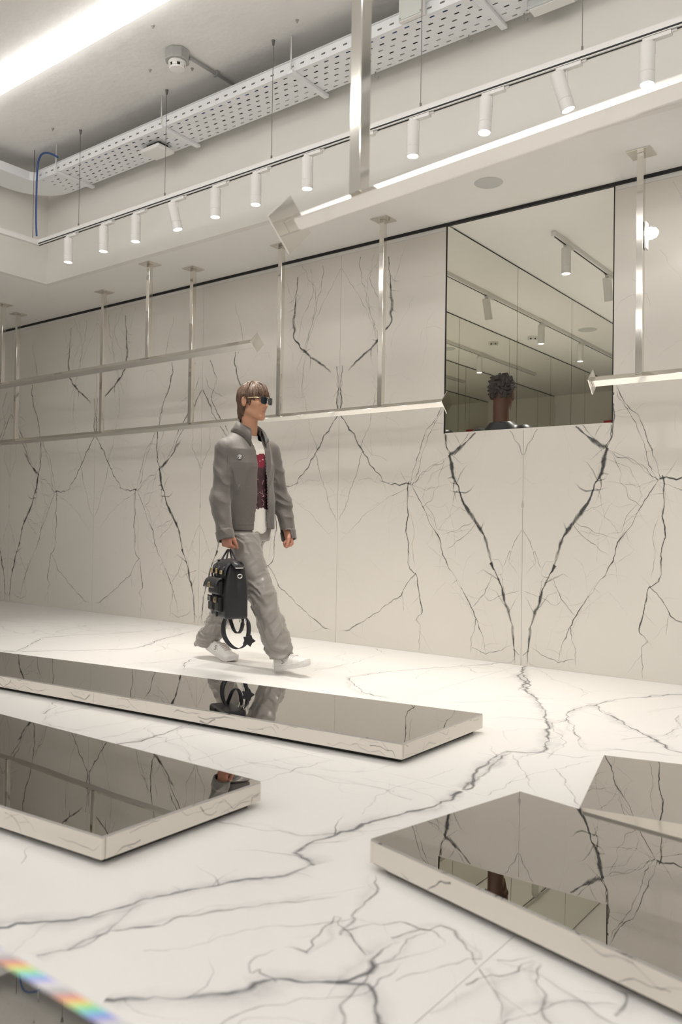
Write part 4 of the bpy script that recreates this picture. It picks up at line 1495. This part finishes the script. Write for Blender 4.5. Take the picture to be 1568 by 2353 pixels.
def tee_mat(c):
    z = c[:, 2]; y = c[:, 1]
    jag = 0.006 * np.sin(y * 60) + 0.003 * np.sin(y * 190 + 1)
    on = (c[:, 0] > 0) & (np.abs(y) < 0.115)
    return np.where(on & (z < 1.405 + jag) & (z > 1.045 + jag), np.where((z > 1.315 + jag * 0.6) & (np.abs(y + 0.008) < 0.052), 2, 1), 0)


tee = field_mesh('t_shirt', tee_field, (-0.2, -0.25, 0.86), (0.2, 0.25, 1.58), 0.0045, [tee_m, print_m, red_m], man, facemat=tee_mat)
# pale scribbles of the print, a few studs
bm = bmesh.new()
rs = np.random.default_rng(44)


def on_field(f, y, z, x0=0.25):
    xs = np.linspace(x0, -0.05, 160)
    v = f(np.stack([xs, np.full(160, y), np.full(160, z)], 1).astype(F32))
    return float(xs[int(np.argmax(v < 0))])


for _ in range(26):
    y, z = rs.uniform(-0.075, 0.07), rs.uniform(1.06, 1.31)
    pts = []
    for k in range(4):
        pts.append((on_field(tee_field, y, z) + 0.0015, y, z))
        y += rs.normal(0, 0.012); z += rs.normal(0, 0.018)
    add_tube(bm, pts, 0.0022, 5)
build('print_lines', bm, mat('pink_ink', (0.38, 0.20, 0.22), 0.5), tee)
bm = bmesh.new()
for y, z in ((-0.03, 1.398), (0.0, 1.358), (0.03, 1.37), (-0.045, 1.372)):
    bmesh.ops.create_icosphere(bm, subdivisions=2, radius=0.005, matrix=Matrix.Translation((on_field(tee_field, y, z), y, z)))
build('stud', bm, M['chrome'], tee, smooth=True)

def jacket_field(p):
    o = jacket_outer(p)
    d = np.maximum(o, -(o + 0.0085))
    for s, e, wr in ((SR, ER, WR), (SL, EL, WL)):
        ax = (wr - e) / np.linalg.norm(wr - e)
        h = np.maximum(cap(p, e, wr + ax * 0.05, 0.046, 0.043), ((wr - ax * 0.09).astype(F32) - p) @ ax.astype(F32))
        d = np.maximum(d, -h)
    torso = np.abs(p[:, 1]) < 0.215
    d = np.where(torso, np.maximum(d, HEM + 0.006 * np.sin(p[:, 1] * 14) - p[:, 2]), d)
    d = np.maximum(d, -cap(p, NB + np.array([-0.01, 0, -0.05]), NB + np.array([0.03, 0, 0.2]), 0.066, 0.075))
    z = p[:, 2]
    l = np.interp(z, [0.9, 1.05, 1.3, 1.42, 1.52, 1.58], [-0.060, -0.050, -0.036, -0.038, -0.052, -0.075])
    r = np.interp(z, [0.9, 1.05, 1.3, 1.42, 1.52, 1.58], [0.070, 0.060, 0.052, 0.054, 0.062, 0.075])
    slot = np.maximum(np.maximum(l - p[:, 1], p[:, 1] - r), TX + 0.02 - p[:, 0])
    d = np.maximum(d, -slot)
    return d.astype(F32)


jk = field_mesh('jacket', jacket_field, (-0.30, -0.40, 0.76), (0.36, 0.40, 1.60), 0.004, jacket_m, man, slack=0.022)
# collar: two folded leaves round the neck
collar_m = jacket_m


def jsurf(a, z, r0=0.3):
    """first hit of the jacket coming in from outside, at angle a round the neck axis."""
    dx, dy = math.cos(a), math.sin(a)
    rr = np.linspace(r0, 0.03, 240)
    q = np.stack([NB[0] + dx * rr, dy * rr, np.full(240, z)], 1).astype(F32)
    v = jacket_outer(q)
    return float(rr[int(np.argmax(v < 0))])


bm = bmesh.new()
rows = []
angs = np.radians(np.linspace(38, 322, 41))
for a in angs:
    t = abs(math.degrees(a) - 180) / 142.0            # 0 at the nape, 1 at the front points
    top = 1.640 - 0.075 * t ** 1.6
    rad = 0.064 + 0.012 * t
    out = 0.086 + 0.030 * t ** 2
    zb = 1.572 - 0.040 * t - 0.080 * t ** 6
    dx, dy = math.cos(a), math.sin(a)
    bx = NB[0] + 0.008 * t
    rj = max(jsurf(a, zb) + 0.007, out)
    row = [(bx + dx * (rad - 0.002), dy * (rad - 0.002), top - 0.045), (bx + dx * rad, dy * rad, top), (bx + dx * (rad + 0.007), dy * (rad + 0.007), top + 0.002),
           (bx + dx * (rad + rj) * 0.52, dy * (rad + rj) * 0.52, (top + zb) / 2 + 0.008), (NB[0] + dx * rj, dy * rj, zb)]
    rows.append([bm.verts.new(v) for v in row])
for r0, r1 in zip(rows[:-1], rows[1:]):
    for k in range(4):
        bm.faces.new([r0[k], r0[k + 1], r1[k + 1], r1[k]])
co = build('collar', bm, jacket_m, jk, smooth=True)
md = co.modifiers.new('solid', 'SOLIDIFY'); md.thickness = 0.004; md.offset = 0
# front zip edge, hem seam and badge
bm = bmesh.new()
for zz_ in np.arange(0.93, 1.44, 0.02):
    y = float(np.interp(zz_, [0.9, 1.05, 1.3, 1.42], [0.066, 0.058, 0.052, 0.056]))
    x = on_field(jacket_outer, y + 0.004, zz_)
    add_box(bm, (x - 0.006, y - 0.0015, zz_), (x - 0.003, y + 0.0005, zz_ + 0.012))
build('zip', bm, M['grey_metal'], jk, kind='stuff')
WELT = [J(*q, -0.19) for q in ((551, 1113), (547, 1124), (544, 1136))]
bm = bmesh.new()
cdir = np.array([0, 0, CAM_Z]) - O_ - WELT[1]; cdir /= np.linalg.norm(cdir)


def hit(p0, f=None):
    t = np.linspace(0.2, -0.25, 300)
    q = (p0[None] + t[:, None] * cdir[None]).astype(F32)
    return q[int(np.argmax((f or jacket_outer)(q) < 0))].astype(float)


add_tube(bm, [hit(q) + cdir * 0.001 for q in WELT], 0.004, 6)
build('pocket_welt', bm, jacket_m, jk, smooth=True)
for nm, line in (('hem_stitch', [(x, 1206 + 3 * (x - 533) / 52) for x in range(534, 586, 3)]), ('armhole_seam', [(522, 1008), (524, 1025), (524, 1045), (523, 1065), (522, 1085)]),
                 ('cuff_stitch', [(499, 1226), (507, 1228), (516, 1226), (526, 1222)])):
    bm = bmesh.new()
    add_tube(bm, [hit(J(a, b, -0.2)) + cdir * 0.0002 for a, b in line], 0.0013, 5)
    build(nm, bm, mat(nm, (0.07, 0.062, 0.058), 0.8), jk)
# badge: dark hexagon with a pale emblem, on the man's right breast
bp = J(551, 1050, -0.135)


def near_surface(f, p0, dirn, span=0.25):
    t = np.linspace(span, -span, 400)
    q = (np.asarray(p0)[None] + t[:, None] * np.asarray(dirn)[None]).astype(F32)
    v = f(q)
    i = int(np.argmax(v < 0))
    return q[i].astype(float)


cam_l = np.array([0, 0, CAM_Z]) - O_
bd = cam_l - bp; bd /= np.linalg.norm(bd)
bs = near_surface(jacket_outer, bp, bd)
e_ = 0.004
gr = np.array([float((jacket_outer((bs + e_ * ax)[None].astype(F32)) - jacket_outer((bs - e_ * ax)[None].astype(F32)))[0]) for ax in np.eye(3)])
gr /= np.linalg.norm(gr)
BR = rot_axes(gr)
BM = Matrix([list(BR[0]) + [bs[0]], list(BR[1]) + [bs[1]], list(BR[2]) + [bs[2]], [0, 0, 0, 1]])
bm = bmesh.new()
hexa = [(0.021 * math.cos(math.pi / 3 * k + math.pi / 6), 0.021 * math.sin(math.pi / 3 * k + math.pi / 6)) for k in range(6)]
add_prism(bm, hexa, -0.004, 0.0045, lambda a, b, h: BM @ Vector((h, a, b)))
bg = build('badge', bm, mat('badge_black', (0.012, 0.012, 0.014), 0.3), jk)
bg['label'] = 'small dark hexagonal badge with a pale emblem'
bm = bmesh.new()
hx2 = [(0.0155 * math.cos(math.pi / 3 * k + math.pi / 6), 0.0155 * math.sin(math.pi / 3 * k + math.pi / 6)) for k in range(7)]
add_tube(bm, [BM @ Vector((0.005, a, b)) for a, b in hx2], 0.0013, 6)
for cy_, cz_, rr in ((0.0, 0.004, 0.0062), (0.0, -0.006, 0.004)):
    add_tube(bm, [BM @ Vector((0.0055, cy_ + rr * math.cos(t), cz_ + rr * 0.9 * math.sin(t))) for t in np.linspace(0, 2 * math.pi, 13)], 0.0015, 6)
add_tube(bm, [BM @ Vector((0.0055, -0.008, 0.0)), BM @ Vector((0.0055, 0.008, -0.002))], 0.0012, 6)
build('emblem', bm, mat('badge_silver', (0.75, 0.74, 0.72), 0.35, 0.4), bg)

# shoes
shoe_m = mat('white_leather', (0.80, 0.78, 0.76), 0.38)
sole_m = mat('pale_rubber', (0.72, 0.70, 0.68), 0.5)


def foot_outline(x):
    return np.interp(x, [-0.075, -0.05, 0.0, 0.06, 0.13, 0.18, 0.21, 0.225], [0.018, 0.036, 0.040, 0.042, 0.052, 0.046, 0.030, 0.010])


def shoe(heel, pitch, toe_bend, yaw, foot):
    """heel: ground point under the heel; pitch raises the toe; toe_bend flexes the ball."""
    r = empty('shoe', heel)
    r.parent = man
    R = Matrix.Rotation(yaw, 4, 'Z') @ Matrix.Rotation(-pitch, 4, 'Y')

    def bend(P):
        P = P.copy()
        x, z = P[:, 0] - 0.125, P[:, 2]
        m = x > 0
        a = toe_bend * np.clip(x / 0.06, 0, 1)
        nx = np.where(m, np.cos(a) * x - np.sin(a) * z, x)
        nz = np.where(m, np.sin(a) * x + np.cos(a) * z, z)
        P[:, 0], P[:, 2] = nx + 0.125, nz
        return P

    def sole(p):
        w = foot_outline(p[:, 0])
        d = np.maximum(np.abs(p[:, 1]) - w, np.maximum(-0.078 - p[:, 0], p[:, 0] - 0.224))
        spring = 0.012 * np.clip((p[:, 0] - 0.13) / 0.09, 0, 1) ** 2
        dz = np.abs(p[:, 2] - 0.018 - spring) - 0.018
        g = 0.0015 * np.sin(p[:, 2] * 700) * (p[:, 2] > 0.014)
        return smax(d, dz, 0.008) - g

    def upper(p):
        w = foot_outline(p[:, 0]) * 0.95
        top = np.interp(p[:, 0], [-0.075, -0.04, 0.02, 0.06, 0.12, 0.17, 0.215], [0.098, 0.094, 0.090, 0.092, 0.074, 0.062, 0.045])
        zz = (p[:, 2] - 0.03) / np.maximum(top - 0.03, 0.01)
        wz = w * np.clip(1 - 0.42 * np.clip(zz, 0, 1) ** 2, 0.4, 1)
        d = np.maximum(np.abs(p[:, 1]) - wz, np.maximum(-0.072 - p[:, 0], p[:, 0] - 0.216))
        d = smax(d, p[:, 2] - top, 0.02)
        d = np.maximum(d, 0.02 - p[:, 2])
        d = smax(d, -cap(p, (-0.03, 0, 0.11), (0.035, 0, 0.105), 0.026, 0.024), 0.01)
        return d
    for nm, f, mm in (('sole', sole, sole_m), ('upper', upper, shoe_m)):
        o = field_mesh(nm, f, (-0.09, -0.065, -0.006), (0.235, 0.065, 0.115), 0.0035, mm, r, slack=0.02)
        n = len(o.data.vertices)
        P = np.empty(n * 3, F32); o.data.vertices.foreach_get('co', P)
        P = bend(P.reshape(-1, 3))
        Rm = np.array(R.to_3x3())
        P = P @ Rm.T
        o.data.vertices.foreach_set('co', P.astype(F32).ravel()); o.data.update()
    bm = bmesh.new()
    for k in range(5):
        x = 0.055 + 0.015 * k
        z = float(np.interp(x, [0.06, 0.12, 0.17], [0.094, 0.078, 0.066]))
        pts = bend(np.array([(x, -0.030, z - 0.012), (x + 0.003, -0.015, z), (x + 0.004, 0, z + 0.002), (x + 0.003, 0.015, z), (x, 0.030, z - 0.012)], float))
        add_tube(bm, [R @ Vector(p) for p in pts], 0.0032, 6)
    build('laces', bm, mat('pinkish_lace', (0.62, 0.52, 0.48), 0.7) if foot == 'left' else shoe_m, r, smooth=True)
    bm = bmesh.new()
    for s in (-1, 1):                       # small curved side mark
        pts = [(0.045, 0.0395, 0.072), (0.03, 0.0405, 0.070), (0.028, 0.041, 0.060), (0.042, 0.042, 0.054), (0.040, 0.043, 0.044), (0.026, 0.043, 0.042)]
        add_tube(bm, [R @ Vector((a, s * b, c_)) for a, b, c_ in pts], 0.0016, 5)
    build('side_mark', bm, M['dark_plastic'], r)
    return r


hp = onz(640, 1546, 0.0) - O_
shoe((hp[0] + 0.045, -0.045, 0.022), math.radians(13), 0.0, math.radians(-4), 'right')
tp = onz(500, 1522, 0.0) - O_
ph = math.radians(-19)
bx_ = 0.135
shoe((tp[0] - bx_ * math.cos(ph), 0.055, 0.001 + bx_ * math.sin(-ph)), ph, math.radians(17), math.radians(2), 'left')

# ------------------------------------------------------------------ the black backpack in his right hand
grip = WR + np.array([0, 0, 0.042]) + O_ + (np.array([0.10, 0.05, -1]) / np.linalg.norm([0.10, 0.05, -1])) * 0.108 + np.array([0, 0.016, 0])
nf = np.array([-0.418, -0.908, 0]); nf /= np.linalg.norm(nf)
ns = np.array([0.908, -0.418, 0]); ns /= np.linalg.norm(ns)
bc = ony(528, 1353, MY - 0.33)
BW, BD, BH = 0.270, 0.150, 0.350
bz0 = bc[2] - BH / 2
bag = tag(empty('backpack', (bc[0], bc[1], bz0)), 'black leather backpack with gold clasps hanging from the walking man\'s hand', 'bag')
bag.matrix_world = Matrix([[ns[0], -nf[0], 0, bc[0]], [ns[1], -nf[1], 0, bc[1]], [0, 0, 1, bz0], [0, 0, 0, 1]])
# local axes: x along the front, -y out of the front, z up
leather = mat('black_leather', (0.016, 0.016, 0.019), 0.42, bump=(220, 0.25, 0.002), spec=0.5)
leather2 = mat('black_smooth_leather', (0.022, 0.022, 0.027), 0.34, spec=0.5)
gold = mat('gold_metal', (0.80, 0.66, 0.36), 0.22, 1.0)
silver = mat('silver_metal', (0.82, 0.81, 0.78), 0.18, 1.0)


def bag_field(p):
    z = p[:, 2]
    t = np.clip(z / BH, 0, 1)
    hw = np.interp(t, [0, 0.5, 0.8, 1], [BW / 2, BW / 2 * 1.0, BW / 2 * 0.93, BW / 2 * 0.80])
    hd = np.interp(t, [0, 0.55, 0.85, 1], [BD / 2, BD / 2, BD / 2 * 0.85, BD / 2 * 0.55])
    hd = hd - 0.012 * np.clip(np.abs(p[:, 0]) / hw - 0.6, 0, 1) * np.clip((t - 0.45) * 3, 0, 1)
    q = np.stack([np.abs(p[:, 0]) - hw + 0.02, np.abs(p[:, 1]) - hd + 0.02], 1)
    d = np.linalg.norm(np.maximum(q, 0), axis=1) + np.minimum(q.max(1), 0) - 0.02
    d = smax(d, np.maximum(-z, z - BH), 0.02)
    # side gusset folds in
    g = np.exp(-((p[:, 1]) / 0.022) ** 2) * np.clip((t - 0.35) * 2.2, 0, 1) * (np.abs(p[:, 0]) > hw * 0.7)
    return (d + 0.020 * g - 0.003 * (vnoise(p * 14, 90) - 0.5)).astype(F32)


field_mesh('bag_body', bag_field, (-0.17, -0.11, -0.02), (0.17, 0.11, 0.38), 0.005, leather, bag, slack=0.03)
fy = -BD / 2


def sheet(name, rows, mt, parent, th=0.005):
    bm = bmesh.new()
    vs = [[bm.verts.new(v) for v in r] for r in rows]
    for a, b in zip(vs[:-1], vs[1:]):
        for k in range(len(a) - 1):
            bm.faces.new([a[k], a[k + 1], b[k + 1], b[k]])
    o = build(name, bm, mt, parent, smooth=True)
    md = o.modifiers.new('solid', 'SOLIDIFY'); md.thickness = th; md.offset = 0
    return o


# top flap draped from the back edge over the front, pointed wings at its sides
rows = []
for (yy, zz_) in ((0.045, 0.338), (0.03, 0.356), (0.0, 0.362), (-0.035, 0.352), (-0.062, 0.330), (-0.074, 0.300), (-0.078, 0.275)):
    w = 0.118 if yy > -0.05 else 0.128
    rows.append([(w * s, yy, zz_ - 0.012 * s * s) for s in np.linspace(-1, 1, 9)])
sheet('top_flap', rows, leather2, bag)
for s in (-1, 1):
    sheet('flap_wing', [[(s * 0.105, -0.045, 0.350), (s * 0.112, 0.0, 0.356), (s * 0.105, 0.04, 0.340)], [(s * 0.150, -0.030, 0.318), (s * 0.158, 0.0, 0.312), (s * 0.148, 0.03, 0.312)]], leather2, bag, 0.004)
    box('wing_clip', (s * 0.152 - 0.016, -0.026, 0.309), (s * 0.152 + 0.012, 0.026, 0.316), silver, bag, bevel=0.002)
    bm = bmesh.new()
    c = Vector((s * 0.146, 0.01, 0.262))
    pts = [c + Vector((0.0, 0.014 * math.cos(t), 0.012 * math.sin(t))) for t in np.linspace(0, 2 * math.pi, 15)]
    add_tube(bm, pts, 0.0032, 8, caps=False)
    build('d_ring', bm, silver, bag, smooth=True)
# straps with turn clasps across the flap
for x in (-0.085, 0.0, 0.085):
    sheet('clasp_strap', [[(x - 0.014, yy, zz_), (x + 0.014, yy, zz_)] for yy, zz_ in ((-0.070, 0.318), (-0.0825, 0.290), (-0.0855, 0.262), (-0.0825, 0.245))], leather2, bag, 0.004)
    if x < 0.05:
        box('clasp', (x - 0.017, -0.094, 0.272), (x + 0.017, -0.0845, 0.304), gold, bag, bevel=0.004)
    else:
        box('clasp', (x - 0.017, -0.094, 0.272), (x + 0.017, -0.0845, 0.296), gold, bag, bevel=0.004)
# upper pocket with an overhanging flap
box('pocket', (-0.105, fy - 0.030, 0.145), (0.085, fy + 0.005, 0.232), leather, bag, bevel=0.010)
rows = [[(-0.118 + 0.224 * s, yy, zz_ + 0.0) for s in np.linspace(0, 1, 7)] for yy, zz_ in ((fy + 0.004, 0.245), (fy - 0.020, 0.246), (fy - 0.040, 0.232), (fy - 0.052, 0.205), (fy - 0.056, 0.186))]
sheet('pocket_flap', rows, leather2, bag, 0.005)


def buckle(x, y, z, m):
    bm = bmesh.new()
    s = 0.013
    add_tube(bm, [(x - s, y, z - s), (x + s, y, z - s), (x + s, y, z + s), (x - s, y, z + s), (x - s, y, z - s)], 0.0032, 6)
    build('buckle', bm, m, bag)


buckle(-0.005, fy - 0.058, 0.206, gold)
for x0, x1, g in ((-0.118, -0.030, silver), (0.0, 0.082, gold)):
    box('small_pocket', (x0, fy - 0.026, 0.040), (x1, fy + 0.004, 0.132), leather, bag, bevel=0.010)
    box('pocket_tab', (x0 + 0.012, fy - 0.033, 0.096), (x1 - 0.012, fy - 0.0262, 0.136), leather2, bag, bevel=0.003)
    buckle((x0 + x1) / 2, fy - 0.035, 0.112, g)
box('front_strip', (-0.026, fy - 0.008, 0.004), (-0.006, fy + 0.002, 0.150), leather2, bag, bevel=0.003)
# two rolled handles meeting in the hand
gl_ = bag.matrix_world.inverted() @ Vector(grip)
for yb, off in ((-0.055, -0.007), (0.042, 0.007)):
    P_ = []
    for s in np.linspace(-1, 1, 17):
        u = 1 - abs(s) ** 3.0
        x = 0.060 * s * (1 - 0.0 * u)
        top = gl_.z - 0.004
        z = 0.318 + (top - 0.318) * (1 - abs(s) ** 2.2)
        k = (z - 0.318) / (top - 0.318)
        P_.append((gl_.x * k + x * (1 - 0.45 * k), yb + (gl_.y + off - yb) * k, z))
    tube('handle', P_, 0.0058, leather2, bag, 8)
# shoulder straps looping below, tag and hardware
def ribbon(name, pts, wv, mt, th=0.004):
    pts = [Vector(p) for p in pts]
    sm_ = []
    for k in range(len(pts) - 1):
        for u in np.linspace(0, 1, 7, endpoint=False):
            a, b, c, d = [pts[min(max(k + q, 0), len(pts) - 1)] for q in (-1, 0, 1, 2)]
            sm_.append(0.5 * ((2 * b) + (c - a) * u + (2 * a - 5 * b + 4 * c - d) * u * u + (3 * b - a - 3 * c + d) * u ** 3))
    sm_.append(pts[-1])
    wv = Vector(wv)
    return sheet(name, [[p - wv, p + wv] for p in sm_], mt, bag, th)


def loc(px, py, back=0.0):
    p = ony(px, py, MY - 0.30 + back)
    return tuple(bag.matrix_world.inverted() @ Vector(p))


wdir = (0.006, 0.012, 0.003)
ribbon('shoulder_strap', [loc(523, 1414), loc(515, 1430), loc(514, 1455), loc(523, 1475), loc(537, 1488), loc(551, 1490), loc(563, 1482), loc(568, 1468)], (0.012, 0.010, 0.004), leather2)
ribbon('shoulder_strap', [loc(526, 1414, 0.03), loc(532, 1432, 0.03), loc(538, 1448, 0.03), loc(546, 1455, 0.03), loc(553, 1450, 0.03), loc(557, 1438, 0.03), loc(558, 1420, 0.03)], (0.007, 0.010, 0.0), leather2)
ribbon('shoulder_strap', [loc(562, 1416, 0.01), loc(570, 1430, 0.01), loc(572, 1448, 0.01), loc(569, 1468, 0.01)], (0.010, 0.010, 0.0), leather2)
for px, py in ((552, 1424), (563, 1430)):
    c = Vector(loc(px, py))
    bm = bmesh.new()
    add_tube(bm, [c + Vector((0.014 * math.cos(t), 0.002, 0.018 * math.sin(t))) for t in np.linspace(0, 2 * math.pi, 15)], 0.003, 8, caps=False)
    add_tube(bm, [c + Vector((0, 0, 0.016)), c + Vector((-0.004, 0, 0.04))], 0.004, 8)
    build('strap_ring', bm, silver, bag, smooth=True)
tc_ = Vector(loc(572, 1472, -0.10))
bm = bmesh.new()
star = []
for k in range(10):
    a = math.pi / 2 + k * math.pi / 5 + 0.9
    rr = 0.042 if k % 2 == 0 else 0.027
    star.append((rr * math.cos(a), rr * math.sin(a) * 0.9))
add_prism(bm, star, 0, 0.006, lambda a, b, h: (tc_.x + 0.469 * a + 0.883 * h, tc_.y + 0.883 * a - 0.469 * h, tc_.z + b))
build('leather_tag', bm, leather2, bag, bevel=0.001)

# ------------------------------------------------------------------ the second man, standing in the mirrored corridor behind the sill
P2 = np.array([-2.745, 5.55, CZ0])
man2 = tag(empty('person', tuple(P2)), 'man with short curly black hair, back turned, behind the sill of the opening', 'person')
man2.rotation_euler = (0, 0, math.pi / 2)
S2 = 1.0
H2 = np.array([0.0, 0, 1.735])
R2 = rot_axes((1, 0, 0))
sk2 = skin_mat('dark_skin', (0.095, 0.045, 0.028), None)
pR2, fR2 = hand((0.03, -0.24, 0.86), (0.1, 0, -1), (0, 1, 0), (1, 0, 0), (0.5, 0.6, 0.4))
pL2, fL2 = hand((0.03, 0.24, 0.86), (0.1, 0, -1), (0, -1, 0), (1, 0, 0), (0.5, 0.6, 0.4))


def body2(p):
    d = loft(p, [(0.86, 0, 0, 0.10, 0.15), (0.98, 0, 0, 0.11, 0.155), (1.12, 0, 0, 0.09, 0.135), (1.32, 0, 0, 0.105, 0.165), (1.42, 0, 0, 0.09, 0.15), (1.50, -0.01, 0, 0.05, 0.06)])
    d = smin(d, cap(p, (-0.02, 0, 1.46), (-0.03, 0, 1.70), 0.060, 0.056), 0.03)
    for s in (-1, 1):
        d = smin(d, cap(p, (0, s * 0.18, 1.44), (-0.02, s * 0.23, 1.13), 0.045, 0.038), 0.04)
        d = smin(d, cap(p, (-0.02, s * 0.23, 1.13), (0.03, s * 0.24, 0.86), 0.038, 0.026), 0.02)
        d = smin(d, cap(p, (0, s * 0.09, 0.92), (0.01, s * 0.09, 0.50), 0.075, 0.052), 0.04)
        d = smin(d, cap(p, (0.01, s * 0.09, 0.50), (-0.01, s * 0.09, 0.09), 0.052, 0.038), 0.02)
        d = smin(d, cap(p, (-0.03, s * 0.09, 0.04), (0.15, s * 0.10, 0.035), 0.036, 0.030), 0.02)
    near = np.linalg.norm(p - H2.astype(F32), axis=1) < 0.22
    if near.any(): d[near] = smin(d[near], head_field(p[near], H2, R2), 0.022)
    for pal, fin in ((pR2, fR2), (pL2, fL2)):
        for a, b, r1, r2 in pal: d = smin(d, cap(p, a, b, r1, r2), 0.01)
        for a, b, r1, r2 in fin: d = smin(d, cap(p, a, b, r1, r2), 0.004)
    return d


field_mesh('body', body2, (-0.2, -0.32, -0.02), (0.25, 0.32, 1.92), 0.006, sk2, man2)


def hair2(p):
    q = p - H2.astype(F32)
    d = ell(q, (-0.016, 0, 0.040), (0.112, 0.096, 0.108))
    d = d + 0.030 * (ridge(q * 42, 95) - 0.6) + 0.008 * (vnoise(q * 90, 96) - 0.5)
    x, z = q[:, 0], q[:, 2]
    low = np.interp(x, [-0.12, -0.06, -0.02, 0.03, 0.09], [-0.08, -0.07, 0.0, 0.02, 0.055])
    return np.maximum(smax(d, (low - z).astype(F32), 0.01), -ell(q, (-0.014, 0, 0.028), (0.094, 0.072, 0.088)))


field_mesh('hair', hair2, H2 - 0.16, H2 + 0.19, 0.004, mat('black_curls', (0.035, 0.028, 0.026), 0.6), man2, relax=0)
black_j = mat('black_leather_jacket', (0.016, 0.016, 0.018), 0.4, bump=(60, 0.2, 0.003))


def jack2(p):
    d = loft(p, [(0.92, 0, 0, 0.135, 0.190), (1.2, 0, 0, 0.135, 0.195), (1.36, 0, 0, 0.134, 0.205), (1.44, 0, 0, 0.11, 0.17), (1.52, -0.012, 0, 0.075, 0.09)])
    for s in (-1, 1):
        a = smin(cap(p, (0, s * 0.185, 1.43), (-0.02, s * 0.235, 1.13), 0.068, 0.060), cap(p, (-0.02, s * 0.235, 1.13), (0.025, s * 0.24, 0.89), 0.060, 0.05), 0.02)
        a = np.maximum(a, 0.885 - p[:, 2])
        d = smin(d, a, 0.03)
    d = d - 0.012 * (vnoise(p * np.array([8, 8, 12], F32), 97) - 0.5)
    d = np.maximum(d, -cap(p, (-0.02, 0, 1.50), (0.0, 0, 1.7), 0.066))
    return d


j2 = field_mesh('jacket', jack2, (-0.22, -0.34, 0.86), (0.22, 0.34, 1.56), 0.007, black_j, man2)
tube('zip', [(0.137, -0.02, 0.93), (0.140, -0.02, 1.2), (0.138, -0.02, 1.36)], 0.004, silver, j2, 6)


def trou2(p):
    d = loft(p, [(0.84, 0, 0, 0.115, 0.165), (1.0, 0, 0, 0.12, 0.165)])
    for s in (-1, 1):
        a = smin(cap(p, (0, s * 0.09, 0.92), (0.01, s * 0.095, 0.5), 0.095, 0.075), cap(p, (0.01, s * 0.095, 0.5), (-0.005, s * 0.095, 0.1), 0.075, 0.07), 0.02)
        d = smin(d, np.maximum(a, 0.06 - p[:, 2]), 0.02)
    return d


field_mesh('trousers', trou2, (-0.2, -0.25, 0.02), (0.2, 0.25, 1.02), 0.008, mat('black_cloth', (0.02, 0.02, 0.022), 0.8), man2)
for s in (-1, 1):
    field_mesh('shoe', lambda p, s=s: np.maximum(smin(ell(p, (0.10, s * 0.10, 0.03), (0.10, 0.05, 0.05)), ell(p, (-0.02, s * 0.095, 0.04), (0.07, 0.045, 0.06)), 0.03), 0.001 - p[:, 2]),
               (-0.14, s * 0.1 - 0.09, -0.01), (0.24, s * 0.1 + 0.09, 0.12), 0.007, M['dark_plastic'], man2)
